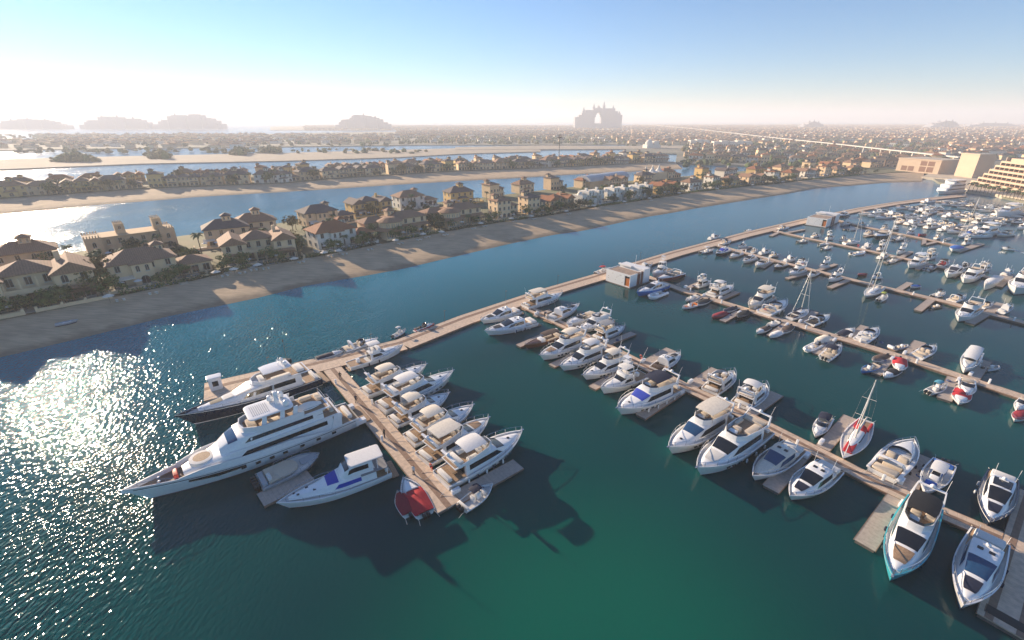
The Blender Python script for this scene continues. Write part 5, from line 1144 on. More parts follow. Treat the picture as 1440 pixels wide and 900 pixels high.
    for zz, x0, x1 in ((z1 + .06, .09, .2), (z2 + .14, .13, .26)):
        pts = [(X(x1), B * .39, zz + .95), (X(x0) + .2, B * .37, zz + .95), (X(x0) + .1, 0, zz + .95), (X(x0) + .2, -B * .37, zz + .95), (X(x1), -B * .39, zz + .95)]; m.tube(pts, .03, 4)
        for p in pts[1:4]: m.tube([(p[0], p[1], zz), p], .03, 4)
    m.build("deck_rail", STEEL, root)
    MB().box(X(.01), X(.13), -B * .39, B * .39, 2.02, 2.06).build("cockpit_floor", TEAK, root); s = MB(); s.rbox(X(.02), X(.045), -2, 2, 2.05, 2.6, .3); s.rbox(X(.06), X(.10), -.9, .9, 2.05, 2.8, .3); split_build(s, "cockpit_seat", CUSHW, root)
    m = MB(); 
    for sg in (-1, 1): m.loft([[(X(.12) + u, sg * B * .43 + v, 2.1) for u, v in ((-.9, -.1), (.9, -.1), (.9, .1), (-.9, .1))], [(X(.10) + u, sg * B * .41 + v, z1) for u, v in ((-.5, -.1), (.7, -.1), (.7, .1), (-.5, .1))]], True)
    split_build(m, "deck_support", WHITE, root); swim(root, h, 2.2, TEAK, .75)
    m = MB()
    for sg in (-1, 1): m.box(X(.0) - 1.2, X(.02), sg * B * .36 - .5, sg * B * .36 + .5, .75, 1.5)
    split_build(m, "stern_stair", WHITE, root); rail(root, h, .80, .99, .7, .03, 8)
superyacht()
def navy_yacht():
    st, bw = W(447, 529, 1.2), W(246, 587, 2.6); L_ = (Vector(bw[:2]) - Vector(st[:2])).length; B = 6.0; d = bw - st; c = (st + bw) / 2
    root = empty("navy_motor_yacht", (c.x, c.y, 0), atan2(d.y, d.x)); tag(root, "long navy hulled motor yacht with white superstructure behind the huge white superyacht", "yacht", "large yachts left of the first pier")
    h = Hull(L_, B, 1.9, 3.0, tm=.4, p=2.1); h.build(root, NAVY, NONSKID, n=30, bul=.45, stripe=WHITE, band=WHITE); X = h.X; z1 = 4.2
    for sg in (-1, 1): w = MB(); w.loft([[(h.X(t), sg * (h.hb(t) * .985 + .03), h.z(t) * .72 - k * .3) for k in (0, 1)] for t in [.3 + .3 * i / 8 for i in range(9)]], False, (False, False)); w.build("hull_window", GLASS, root)
    a = Cab([(X(.15), B * .40, B * .36, 1.8, z1), (X(.50), B * .40, B * .34, 2.0, z1), (X(.62), B * .34, B * .22, 2.3, 3.4), (X(.74), B * .25, B * .16, 2.5, 3.1), (X(.86), B * .12, B * .06, 2.6, 2.95)]); a.body(MB()).build("deckhouse", WHITE, root)
    m = MB(); a.patch(m, X(.51), X(.615), 1.05, 2.95, .03, 0, 4, 8); m.build("windscreen", GREYW, root); side_windows(root, a, X(.2), X(.58), .42, .82, GLASS, 0, -.9)
    m = MB(); a.patch(m, X(.70), X(.78), 1.3, 2.7, .05, 0, 4, 4); m.build("sunpad", CUSHD, root)
    m = MB(); a.patch(m, X(.63), X(.69), 1.3, 2.7, .12, 0, 4, 4); m.build("foredeck_seat", CUSHW, root)
    MB().prism([(X(.08), -B * .38), (X(.08), B * .38), (X(.45), B * .36), (X(.5), 0), (X(.45), -B * .36)][::-1], z1 - .02, z1 + .14).build("flybridge_deck", WHITE, root); MB().prism([(X(.09), -B * .33), (X(.09), B * .33), (X(.44), B * .3), (X(.44), -B * .3)][::-1], z1 + .14, z1 + .16).build("flybridge_floor", TEAK, root)
    m = MB(); pts = [(X(.25), B * .37), (X(.44), B * .34), (X(.49), B * .12), (X(.49), -B * .12), (X(.44), -B * .34), (X(.25), -B * .37)]; m.loft([[(p[0], p[1], z1 + .1) for p in pts], [(p[0], p[1], z1 + .8) for p in pts], [(p[0] - .15, p[1] * .93, z1 + .8) for p in pts], [(p[0] - .15, p[1] * .93, z1 + .15) for p in pts]], False, (False, False)); m.build("coaming", WHITE, root)
    s = MB(); s.rbox(X(.40), X(.44), -1.2, 1.2, z1 + .16, z1 + .8, .15); s.rbox(X(.22), X(.36), .9, 1.9, z1 + .16, z1 + .6, .15); s.rbox(X(.11), X(.17), -1.6, 1.6, z1 + .16, z1 + .6, .2); split_build(s, "flybridge_seat", CUSHW, root)
    posts_top(root, X(.2), X(.41), B * .32, z1 + .2, z1 + 2.1, WHITE, "hardtop", .12, thick=.16)
    for y in (-1, 1): MB().lathe([(.15, 0), (.4, .2), (.42, .5), (.26, .78), (.04, .9)], (X(.24), y, z1 + 2.2), 12).build("satellite_dome", WHITE, root)
    m = MB(); m.tube([(X(.28), 0, z1 + 2.2), (X(.27), 0, z1 + 3.8)], .07, 5); m.box(X(.275), X(.28), -.7, .7, z1 + 3, z1 + 3.1); m.build("radar_mast", WHITE, root)
    MB().box(X(.01), X(.15), -B * .39, B * .39, 1.5, 1.54).build("cockpit_floor", TEAK, root); MB().rbox(X(.02), X(.05), -2, 2, 1.54, 2.1, .2).build("cockpit_sofa", CUSHW, root); swim(root, h, 1.6, TEAK, .6); rail(root, h, .5, .99, .65)
navy_yacht()
def tender_cat():
    st, bw = W(364, 678, .9), W(450, 640, .9); L_ = (Vector(bw[:2]) - Vector(st[:2])).length; B = 4.4; d = bw - st; c = (st + bw) / 2
    root = empty("power_catamaran", (c.x, c.y, 0), atan2(d.y, d.x)); tag(root, "grey open power boat with round tan sun deck and black outboards beside the white superyacht", "motor boat", "boats in the marina")
    h = Hull(L_, B, 1.0, 1.4, tm=.5, p=2.6, transom=.95); h.build(root, GREYW, NONSKID, bul=.2); X = h.X
    MB().lathe([(1.75, 0), (1.75, .25), (1.6, .32), (.05, .34)], (X(.42), 0, 1.15), 22).build("sun_deck", CUSH, root); MB().box(X(.12), X(.42), -1.75, 1.75, 1.12, 1.42).build("sun_pad", CUSH, root)
    s = MB(); s.rbox(X(.12), X(.18), -1.4, .2, 1.42, 1.75, .2); s.build("bench", CUSHW, root); s = MB(); s.rbox(X(.02), X(.1), -1.6, 1.6, .9, 1.35, .1); s.build("stern_bench", GREYW, root)
    m = MB()
    for sg in (-1, 1):
        pts = [(h.X(t), sg * (h.hb(t) - .12), h.z(t) + .55) for t in (.3, .45, .6, .75, .88)]; m.tube(pts, .03, 4)
        for p in pts: m.tube([(p[0], p[1], p[2] - .55), p], .025, 4)
    m.build("guard_rail", STEEL, root)
    for i in range(4): outboard(root, X(0), (i - 1.5) * .75, .6, BLACK, 1.2)
    MB().rbox(X(.66), X(.95), -.8, .8, 1.15, 1.3, .3).build("bow_hatch", GREYW, root)
tender_cat()
# main pontoon neighbours
M = lambda kind, a, b, lb, **kw: boat(kind, a, b, '', label=lb, **kw)
M('covered', (444, 504), (484, 492), 'small boat with dark blue cover on the outer side of the main pontoon', top='navy', full=False, outb=0)
M('express', (484, 492), (532, 475), 'white open cruiser on the outer side of main pontoon above the first pier', B=3.2, outb=2)
M('sportfish', (490, 515), (567, 487), 'white walkaround boat with roof along the inner edge of main pontoon', B=3.8, tower=False, outrig=False)
M('console', (554, 472), (570, 463), 'tiny white boat with canopy outside main pontoon behind the small red boat', top='white', outb=1)
M('express', (584, 464), (611, 455), 'small red speedboat on the outer side of the main pontoon', hull='red', arch=False, seats=CUSHD, outb=0)
M('console', (838, 384), (859, 376), 'small red topped boat outside main pontoon beside the near white office', top='red', outb=2)
M('coupe', (896, 379), (921, 370), 'white sport cruiser between near white office and main pontoon', band=MAROON)
M('coupe', (995, 336), (1016, 330), 'white cruiser moored on the outer side of main pontoon above the fourth pier')
M('express', (1012, 343), (1031, 338), 'cruiser with dark canopy on inner side of main pontoon at the fourth pier', top='navy')
M('dinghy', (1049, 324), (1056, 322), 'tiny white dinghy outside the main pontoon between the two offices', hull='white')
M('coupe', (1192, 301), (1178, 303), 'dark boat on the inner edge of main pontoon by the seventh pier', hull='navy', roof='white', pad=None)
M('flybridge', (1432, 295), (1400, 298), 'largest white yacht in far right of marina below hotel terrace', top='white', toptype='hard', B=7.5)
M('flybridge', (1401, 324), (1371, 327), 'large white yacht with dark stripe past the tip of the seventh pier', top='white', toptype='hard')
M('express', (1427, 351), (1407, 347.5), 'white speedboat under way in open water at the right edge', arch=False)
PB = lambda k, st, bw, desc, pier, side, **kw: boat(k, st, bw, desc, pier, side, **kw)
# pier 2
fen(PB('coupe', (728, 437), (675, 450), 'white hardtop cruiser, dark windscreen', 2, 'near', B=4.6, screen=GLASS))
fen(PB('coupe', (751, 452), (681, 465), 'long white cruiser, navy waterline', 2, 'near', B=5.0, stripe=NAVY))
PB('launch', (789, 470), (737, 485), 'brown wooden launch', 2, 'near')
fen(PB('flybridge', (822, 478), (759, 500), 'flybridge yacht, cream canopy and teak foredeck', 2, 'near', top='cream', pad=TEAK))
fen(PB('flybridge', (851, 493), (787, 515), 'flybridge yacht, white top', 2, 'near', top='white', toptype='small'))
fen(PB('flybridge', (882, 507), (819, 528), 'flybridge yacht, cream top', 2, 'near', top='cream', toptype='small'))
PB('sportfish', (905, 526), (844, 548), 'white fishing boat, tower and outriggers', 2, 'near')
fen(PB('flybridge', (948, 543), (867, 575), 'navy canopied yacht, blue screen cover', 2, 'near', B=5.4, top='navy', toptype='soft', screen=BCOVER), (.2, .35, .5, .65))
PB('flybridge', (738, 431), (791, 412), 'flybridge yacht, cream hardtop', 2, 'far', top='cream', toptype='hard')
PB('coupe', (773, 449), (815, 427), 'white cruiser, sunlit roof', 2, 'far', screen=GLASS)
PB('express', (836, 441), (796, 455), 'open white boat, pale seats', 2, 'far', B=3.6, arch=False)
PB('flybridge', (856, 448), (815, 463), 'low white yacht, small flybridge', 2, 'far', B=4.2, top='white', toptype='none')
PB('flybridge', (837, 477), (879, 458), 'grey and black flybridge yacht', 2, 'far', hull='grey', top='grey', toptype='hard', B=4.0)
PB('coupe', (922, 520), (957, 495), 'white cruiser, brown cockpit cover', 2, 'far', B=3.7, stern=CANV['brown'])
PB('flybridge', (998, 551), (1032, 522), 'white flybridge yacht, open sunny seats', 2, 'far', B=4.2, toptype='none')
PB('flybridge', (1041, 571), (1077, 540), 'white flybridge yacht, pale canopy', 2, 'far', B=4.4, top='white', toptype='small')
fen(PB('flybridge', (1022, 584), (939, 630), 'flybridge yacht, cream roof, blue windscreen', 2, 'near', B=4.8, top='cream', toptype='hard', screen=BGLASS))
fen(PB('flybridge', (1070, 603), (979, 659), 'large white open flybridge yacht', 2, 'near', B=5.4, toptype='none', pad=NONSKID, stripe=NAVY))
PB('coupe', (1118, 629), (1058, 670), 'white cruiser, beige roof and grey decks', 2, 'near', B=4.3, roof='cream', deck=GREYDECK, pad=None, screen=BGLASS)
PB('coupe', (1168, 657), (1110, 698), 'white coupe cruiser, square navy sunpad', 2, 'near', B=4.4, pad=CANV['navy'], screen=GLASS)
PB('express', (1163, 587), (1146, 613), 'small white speedboat, navy canopy', 2, 'far', B=2.4, top='navy', arch=False, outb=1)
PB('sailboat', (1219, 591), (1187, 640), 'white sailing yacht, red covers, tall cream mast', 2, 'far', B=3.7, mast=12.6, cover='red')
PB('express', (1240, 668), (1286, 617), 'big white open cruiser, beige seats', 2, 'far', B=4.5)
PB('console', (1328, 651), (1300, 692), 'grey walkaround boat, blue cushions', 2, 'far', B=3.3, top='white', outb=2, seats=CANV['blue'], floor=NONSKID)
PB('flybridge', (1300, 709), (1254, 812), 'turquoise hulled flybridge yacht, black top', 2, 'near', B=4.5, hull='turquoise', top='black', toptype='small', band=WHITE, pad=TEAK, padm=TEAK)
PB('coupe', (1391, 757), (1354, 853), 'white cruiser, grey tubes, navy sunpad', 2, 'near', B=4.3, pad=CANV['navy'], screen=BGLASS, band=GREYW)
PB('coupe', (1410, 670), (1391, 735), 'navy and white cruiser, dark open roof', 2, 'far', B=3.9, hull='navy', band=WHITE, sunroof=True, pad=CANV['navy'], screen=GLASS, deck=NONSKID)
# pier 3
PB('coupe', (936, 401), (895, 411), 'bright blue hulled boat, white cabin', 3, 'near', hull='blue', B=4.2, pad=None)
PB('dinghy', (934, 410), (913, 417), 'white dinghy', 3, 'near', hull='white')
PB('console', (981, 416), (964, 422), 'small white open boat', 3, 'near', top=None)
PB('console', (980, 427), (959, 432.5), 'white boat with orange bow cushion', 3, 'near', top=None, seats=ORANGE)
PB('covered', (996, 421), (981, 428), 'boat with black cover', 3, 'near', top='black')
PB('covered', (1021, 439), (1001, 446), 'red boat with dark red cover', 3, 'near', hull='red', top='maroon')
PB('covered', (1034, 432), (1017, 438), 'boat with navy cover', 3, 'near', top='navy')
PB('covered', (1051, 437.5), (1037, 447), 'black boat with black cover', 3, 'near', hull='black', top='black')
PB('console', (1094, 452), (1078, 458), 'white open boat', 3, 'near', top=None)
PB('covered', (1080, 460), (1064, 467), 'white boat, brown cover', 3, 'near', top='brown', full=False)
PB('covered', (1099, 466), (1082, 473), 'white boat, white cover', 3, 'near', top='white')
PB('covered', (1112, 458), (1101, 467.5), 'white boat, dark brown cover', 3, 'near', top='brown')
PB('dinghy', (1151, 483.5), (1133, 491), 'white inflatable', 3, 'near', hull='white')
PB('covered', (1165, 473), (1146, 482), 'boat with cream cover', 3, 'near', top='cream')
PB('express', (1160, 504), (1182, 484), 'white boat, navy canopy, twin outboards', 3, 'near', top='navy', outb=2, arch=False)
PB('sportfish', (941, 379), (917, 386), 'white fishing boat with tall tower', 3, 'far', outrig=False, B=3.4)
PB('express', (957, 384), (923, 392), 'maroon hulled open cruiser', 3, 'far', hull='maroon')
PB('flybridge', (980, 403), (1000, 396), 'small flybridge boat at finger tip', 3, 'far', toptype='small', top='white')
PB('flybridge', (999, 415), (1031, 401), 'white flybridge yacht', 3, 'far', toptype='small', top='white', B=4.2)
PB('flybridge', (1083, 417), (1053, 430), 'yacht with cream hardtop', 3, 'far', top='cream', toptype='hard', hull='cream')
PB('express', (1074, 441), (1107, 421), 'large white open cruiser', 3, 'far', B=4.6)
PB('sailboat', (1110, 448), (1137, 435), 'white sailing yacht, dark sail cover', 3, 'far', mast=13.6, cover='navy', boomcover='navy', B=3.4)
PB('express', (1138, 456), (1167, 442), 'white cruiser, dark cockpit', 3, 'far', seats=CUSHD, screen=GLASS)
PB('covered', (1181, 471), (1202, 461), 'white boat, navy cover', 3, 'far', top='navy', full=False)
PB('express', (1210, 480), (1235, 460), 'white cruiser, pale sunbed', 3, 'far', seats=CUSHW)
PB('dinghy', (1260, 488), (1277, 483), 'round grey inflatable', 3, 'far', hull='grey')
PB('express', (1289, 502), (1316, 485), 'white cruiser with bow rails', 3, 'far', seats=CUSH, arch=False)
PB('express', (1371, 496), (1357, 519), 'boat with long white canopy', 3, 'far', top='white', B=3.2, topx=(.18, .72), arch=False)
PB('dinghy', (1386, 517), (1404, 513), 'pale grey jet tender', 3, 'far', hull='grey')
PB('covered', (1247, 499.5), (1227, 507), 'white boat, brown cover', 3, 'near', top='brown')
PB('console', (1234, 513), (1211, 522), 'blue hulled open boat, beige seats', 3, 'near', hull='blue', top=None, seats=CUSH)
PB('covered', (1266, 504), (1264.5, 521), 'boat with bright red cover', 3, 'near', top='red', full=False, B=2.8)
PB('covered', (1262, 520), (1243, 529), 'white boat, black cover', 3, 'near', top='black', full=False)
PB('console', (1306, 551), (1332, 540), 'white boat, cyan canopy', 3, 'near', top='cyan', outb=2)
PB('covered', (1355, 548), (1349, 567), 'white boat, red cover', 3, 'near', top='red', full=False, B=2.9)
PB('express', (1360, 534), (1360, 556), 'white open boat, tan seats', 3, 'near', arch=False, seats=CUSH)
PB('express', (1442, 563), (1430, 576), 'white boat cut by the photo edge', 3, 'near', arch=False)
PB('covered', (1443, 578), (1427, 590), 'white boat, dark red cover, at photo edge', 3, 'near', top='maroon')
# pier 4
PB('covered', (1219, 384.5), (1204, 386.5), 'maroon boat with dark red cover', 4, 'far', hull='maroon', top='maroon')
PB('express', (1239, 389), (1224, 390), 'white open boat', 4, 'far')
PB('covered', (1294, 401), (1279, 403), 'boat with bright blue cover', 4, 'far', top='blue')
PB('console', (1309, 417), (1333, 409), 'white boat, navy and white top', 4, 'far', top='navy', outb=2)
PB('express', (1334, 424), (1362, 412), 'white cruiser, tan seats', 4, 'far')
PB('express', (1378, 433), (1399, 425), 'white boat, round beige cockpit', 4, 'far', arch=False)
PB('coupe', (1405, 440), (1426, 428), 'white cruiser, open roof', 4, 'far', sunroof=True)
PB('flybridge', (1376, 430), (1345, 446), 'white flybridge yacht, dark windscreen', 4, 'near', toptype='none')
PB('dinghy', (1309, 431), (1327, 427), 'black inflatable', 4, 'near', hull='black')
PB('console', (1234, 423), (1250, 412), 'white boat, lime canopy, twin outboards', 4, 'near', top='green', outb=2)
PB('sailboat', (1240, 402), (1217, 413), 'sailing yacht with tallest mast', 4, 'near', mast=24, cover='cream', B=3.8)
PB('dinghy', (1226, 412), (1240, 407), 'small blue dinghy', 4, 'near', hull='blue')
PB('console', (982, 355), (1008, 348), 'white boat, twin outboards', 4, 'near', top='white', outb=2)
PB('coupe', (1028, 350), (1003, 356), 'black hulled cruiser, blue windscreen', 4, 'near', hull='black', screen=BCOVER, band=WHITE)
PB('express', (1044, 354), (1025, 360), 'white cruiser, tan seats', 4, 'near')
PB('coupe', (1064, 361), (1042, 367), 'white cruiser, dark windscreen', 4, 'near')
PB('express', (1080, 364.5), (1061, 373), 'beige cruiser', 4, 'near', hull='cream')
PB('express', (1107, 370), (1086, 375), 'black hulled cruiser', 4, 'near', hull='black', band=WHITE)
PB('flybridge', (1134, 378), (1106, 384), 'white flybridge yacht', 4, 'near', toptype='small', top='white')
PB('express', (1151, 382), (1134, 388), 'white boat, twin black outboards', 4, 'near', outb=2, arch=False)
PB('flybridge', (1184, 390), (1162, 394), 'white yacht, long dark window', 4, 'near', toptype='none')
PB('coupe', (1050, 345.5), (1036, 348), 'small white cruiser', 4, 'far')
PB('express', (1057, 355), (1066, 351), 'small white boat', 4, 'far')
PB('coupe', (1066, 357), (1087, 351), 'white cruiser, dark open roof', 4, 'far', sunroof=True, screen=GLASS)
PB('express', (1082, 360), (1098, 358), 'grey hulled open boat', 4, 'far', hull='grey')
PB('coupe', (1101, 367), (1124, 362), 'white cruiser, wide dark roof panel', 4, 'far', sunroof=True)
PB('express', (1119, 372), (1140, 366), 'white cruiser, black canopy', 4, 'far', top='black')
PB('flybridge', (1166, 374), (1150, 375.5), 'small white yacht, round top', 4, 'far', toptype='small', top='white')
# pier 5
for k, a, b, dsc, sd, kw in [('express', (1092, 322), (1113, 319), 'white cruiser', 'far', {}), ('console', (1119, 340), (1141, 336), 'cream boat, black outboards', 'near', dict(hull='cream', top='cream')), ('express', (1140, 333), (1156, 330), 'white speedboat', 'far', {}), ('flybridge', (1160, 336), (1175, 334), 'small white yacht', 'far', dict(toptype='small', top='white')),
    ('covered', (1150, 344), (1167, 341), 'boat, cream cover', 'near', dict(top='cream')), ('console', (1154, 350), (1174, 345), 'white boat, black outboards', 'near', dict(top='white')), ('express', (1181, 338), (1193, 335), 'white boat, navy canopy', 'far', dict(top='navy')), ('sailboat', (1187, 342), (1210, 339), 'sailing yacht, thin mast', 'far', dict(mast=15, cover='cream', B=3.6)),
    ('dinghy', (1195, 357), (1219, 352), 'long white inflatable', 'near', dict(hull='white')), ('coupe', (1212, 349), (1229, 342.5), 'white cruiser, dark cockpit', 'far', dict(sunroof=True)), ('flybridge', (1233, 351), (1249, 347), 'white yacht, round roof', 'far', dict(toptype='small', top='white')), ('coupe', (1233, 363), (1253, 358), 'white cruiser by the mast', 'near', {}),
    ('console', (1246, 369), (1265, 363), 'white boat, twin black outboards', 'near', dict(top='cream')), ('flybridge', (1272, 353), (1260, 356), 'white yacht on the far finger', 'far', dict(toptype='small', top='white')), ('flybridge', (1302, 365.5), (1275, 372), 'white flybridge yacht', 'near', dict(toptype='hard', top='white')), ('flybridge', (1300, 364), (1321, 357), 'white yacht, cream hardtop', 'far', dict(toptype='hard', top='cream')),
    ('dinghy', (1301, 379), (1317, 371), 'navy covered dinghy', 'near', dict(hull='navy')), ('express', (1321, 374), (1336, 364), 'white cruiser, red seats', 'far', dict(seats=CANV['maroon'], top='black')), ('coupe', (1351, 375), (1331, 385), 'white cruiser, navy windscreen', 'near', dict(screen=CANV['navy'])), ('express', (1351, 376), (1369, 370), 'white boat, black seats', 'far', dict(seats=CUSHD)),
    ('flybridge', (1378, 382), (1353, 392), 'white yacht, dark windscreen', 'near', dict(toptype='none')), ('flybridge', (1376, 382), (1396, 373), 'white yacht, navy windscreen', 'far', dict(toptype='none', screen=CANV['navy'])), ('covered', (1409, 386), (1383, 400), 'large boat under cream cover', 'near', dict(top='white', B=3.6)), ('coupe', (1409, 387), (1427, 379), 'white cruiser', 'far', {}), ('flybridge', (1452, 388), (1426, 405), 'big white yacht at photo edge', 'near', dict(toptype='none'))]:
    PB(k, a, b, dsc, 5, sd, **kw)
for k, a, b, dsc, sd, kw in [('coupe', (1182, 316), (1200, 312), 'grey cruiser', 'far', dict(hull='grey')), ('express', (1204, 316), (1221, 313), 'white boat, cyan hull', 'far', dict(hull='turquoise')), ('covered', (1192, 323), (1207, 320), 'boat, cream cover', 'near', dict(top='cream')), ('express', (1216, 329), (1232, 323), 'white cruiser, tan seats', 'near', {}), ('express', (1249, 325), (1229, 331), 'black hulled open cruiser', 'near', dict(hull='black', band=WHITE)),
    ('express', (1239, 322), (1252, 318), 'boat, dark canopy', 'far', dict(top='black')), ('coupe', (1252, 323), (1268, 320), 'dark hulled white cruiser', 'far', dict(hull='navy', band=WHITE)), ('console', (1255, 337), (1277, 331), 'cream boat, black outboards', 'near', dict(top='cream', hull='cream')), ('flybridge', (1286, 327), (1273, 328.5), 'small white yacht', 'far', dict(toptype='small', top='white')), ('covered', (1302, 329), (1290, 330.5), 'red boat, red cover', 'far', dict(hull='red', top='maroon')),
    ('express', (1314, 335), (1326, 333), 'boat, black cover', 'far', dict(top='black')), ('covered', (1328, 337), (1341, 334), 'boat, cream cover', 'far', dict(top='cream')), ('covered', (1351, 345), (1338, 350), 'boat, bright blue cover', 'near', dict(top='blue')), ('flybridge', (1353, 343), (1369, 340), 'small white yacht', 'far', dict(toptype='small', top='white'))]:
    PB(k, a, b, dsc, 6, sd, **kw)
PB('sailboat', (1369, 327), (1348, 330), 'sailing yacht, blue sail cover', 7, 'near', mast=18, cover='blue', boomcover='blue', B=3.4)
PB('express', (1362, 318), (1376, 316), 'white cruiser', 7, 'far')
# closely packed berths at the far end
rb = random.Random(21)
def pack(pier, s0, s1, step, sides=(-1, 1), lens=(8, 12)):
    P = PW[pier]; s = s0
    while s < s1:
        for sd in sides:
            if rb.random() < .08: continue
            q, d = along(P, s + rb.uniform(-.4, .4)); nrm = Vector((-d.y, d.x)) * sd; L_ = rb.uniform(*lens); flip = rb.random() < .4
            a = q + nrm * 2.0; b = q + nrm * (2.0 + L_)
            if flip: a, b = b, a
            kind, dsc, kw = rb.choice([('express', 'white open cruiser', {}), ('flybridge', 'white flybridge yacht', dict(toptype='small', top='white')), ('coupe', 'white hardtop cruiser', {}), ('covered', 'boat under cream cover', dict(top='cream')), ('console', 'white boat, canopy', dict(top='white')), ('express', 'white boat, navy canopy', dict(top='navy')), ('coupe', 'navy hulled cruiser', dict(hull='navy', band=WHITE)), ('covered', 'boat under black cover', dict(top='black')), ('express', 'cream cruiser, black canopy', dict(hull='cream', top='black'))])
            c = (a + b) / 2; dd = b - a; nm, ct = KINDN[kind]; r = empty(nm, (c.x, c.y, 0), atan2(dd.y, dd.x))
            if kind in ('flybridge', 'coupe', 'express'): kw = dict(kw, lod=1)
            FN[kind](r, L_, max(1.9, L_ * RATIO[kind]), **kw); tag(r, None, ct, f"boats moored on the {PN[pier]} pier"); PENDING.append((r, dsc, pier, 'near' if sd < 0 else 'far', Vector((c.x, c.y, 0))))
        s += step
pack(7, 8, 70, 5.2); pack(8, 8, 95, 5.4); pack(9, 6, 70, 5.6)
# berth order along each pier gives every boat its own label
by = {}
for r, dsc, pier, side, c in PENDING:
    P = PW[pier]; d = (P[-1] - P[0]).normalized(); rel = c - P[0]; s = rel.x * d.x + rel.y * d.y; sd = 'far' if (-d.y * rel.x + d.x * rel.y) > 0 else 'near'
    by.setdefault((pier, sd), []).append((s, r, dsc))
for (pier, side), lst in by.items():
    lst.sort(key=lambda t: t[0])
    for i, (s, r, dsc) in enumerate(lst): r["label"] = f"{dsc}, {ordw(i)} out on {side} side of {PN[pier]} pier"
# ferry
def ferry():
    a, b = W(1352, 268, 1), W(1316, 272, 1); L_ = (b - a).length * .9; c = (a + b) / 2; d = b - a; root = empty("ferry", (c.x, c.y, 0), atan2(d.y, d.x)); tag(root, "white double deck ferry moored at the far end of the main pontoon", "ferry")
    h = Hull(L_, 8, 2, 2.8, tm=.6, p=2.6, transom=.95); h.build(root, WHITE, NONSKID); X = h.X
    for z, x0, x1 in ((2, .05, .85), (4.5, .08, .75), (7, .12, .6)):
        MB().rbox(X(x0), X(x1), -3.3, 3.3, z, z + 2.4, .8).build("deckhouse", WHITE, root)
        w = MB(); w.box(X(x0) + 1, X(x1) - 1, -3.33, 3.33, z + 1, z + 1.8); w.build("window", GLASS, root)
    MB().box(X(.15), X(.65), -3.5, 3.5, 9.4, 9.6).build("roof", WHITE, root)
ferry()

# ---------------------------------------------------------------- marina offices
def office(pl, pn, pr, hgt, lb, mastpx=None):
    """pl/pn/pr: left, near and right base corners (pixels)"""
    a, b, c = W(*pl, .4), W(*pn, .4), W(*pr, .4); dx = (b - a); dy = (c - b); w = dx.length; dp = dy.length; rz = atan2(dx.y, dx.x)
    root = empty("marina_office", (a.x, a.y, 0), rz); tag(root, lb, "office", "floating marina offices")
    # enforce a right angle: local x along the wall facing us, local y away
    d = dp; WP = mat("perforated_white_panel", (.86, .84, .80), .5, var=.05); wl = MB()
    wl.box(0, w * .78, 0, .25, .3, hgt); wl.box(w * .98, w, 0, .25, .3, hgt); wl.box(w * .78, w * .98, 0, .25, hgt * .88, hgt); wl.box(w * .78, w * .98, 0, .25, .3, .6)
    wl.box(0, .25, .25, d * .55, .3, hgt); wl.box(w - .25, w, .25, d * .35, .3, hgt); wl.box(.25, w - .25, d * .55, d * .55 + .2, .3, hgt)
    wl.box(0, w, d * .68, d, .3, hgt + .55); wl.box(-.3, w * .5, d * .62, d * .70, hgt + .3, hgt + .75)
    wl.build("wall", WP, root, 0)
    MB().box(w * .79, w * .97, .12, .2, .6, hgt * .88).build("door", ORANGE, root, 0); MB().box(w * .8, w * .96, .05, .11, hgt * .74, hgt * .86).build("transom_window", GLASS, root, 0)
    MB().box(w - .7, w - .3, d * .35, d * .68, .3, hgt - .1).build("side_door", RBROWN, root, 0)
    rf = MB(); rf.box(.25, w - .25, .25, d * .55, hgt - .45, hgt - .25); k = 0
    while k * .5 < w - .8: rf.box(.4 + k * .5, .62 + k * .5, .3, d * .54, hgt - .25, hgt - .1); k += 1
    rf.build("slatted_roof", PLANK, root, 0)
    rnd = random.Random(5); dots = MB()
    for i in range(10): x, z = w * (.08 + .66 * rnd.random()), .9 + (hgt - 1.6) * rnd.random(); dots.box(x, x + .28, -.02, 0, z, z + .22)
    dots.build("wall_openings", WFR, root, 0)
    MB().box(-.4, w + .4, -.2, d + .3, -.3, .3).build("float_base", FLOATM, root, 0)
    m = MB(); m.tube([(w * .5, d * .85, hgt + .5), (w * .5, d * .85, hgt + 4.2)], .06, 5); m.build("mast_pole", WHITE, root)
office((851.7, 394), (885, 404.5), (912, 395), 4.4, "white floating office with orange door on the main pontoon at the third pier")
office((1133, 315.5), (1161, 319.5), (1180, 312.5), 4.4, "white floating office with orange door on main pontoon at sixth pier, farther away")
p = W(305, 546, DZ); r = empty("pontoon_kiosk", (p.x, p.y, DZ), R(35)); tag(r, "small white kiosk at the far left end of the main pontoon", "kiosk")
MB().rbox(-1.1, 1.1, -.8, .8, 0, 2.6, .3).build("body", WHITE, r); MB().rbox(-1.3, 1.3, -1, 1, 2.6, 2.8, .4).build("roof", WHITE, r); MB().box(-.5, .5, -.83, -.8, .9, 2).build("door", GLASS, r)
p = W(404, 510, DZ); r = empty("antenna_mast", (p.x, p.y, DZ)); tag(r, "thin grey mast standing on the left part of the main pontoon", "mast"); MB().tube([(0, 0, 0), (0, 0, 5.2)], .06, 6, r2=.03).build("pole", FLOATM, r); MB().lathe([(.05, 0), (.12, .1), (.12, .5), (.02, .6)], (0, 0, 5.1), 8).build("lamp_head", FLOATM, r)
MB().rbox(-.9, .9, -.4, .4, 0, .9, .1).build("cabinet", RUBBER, r)

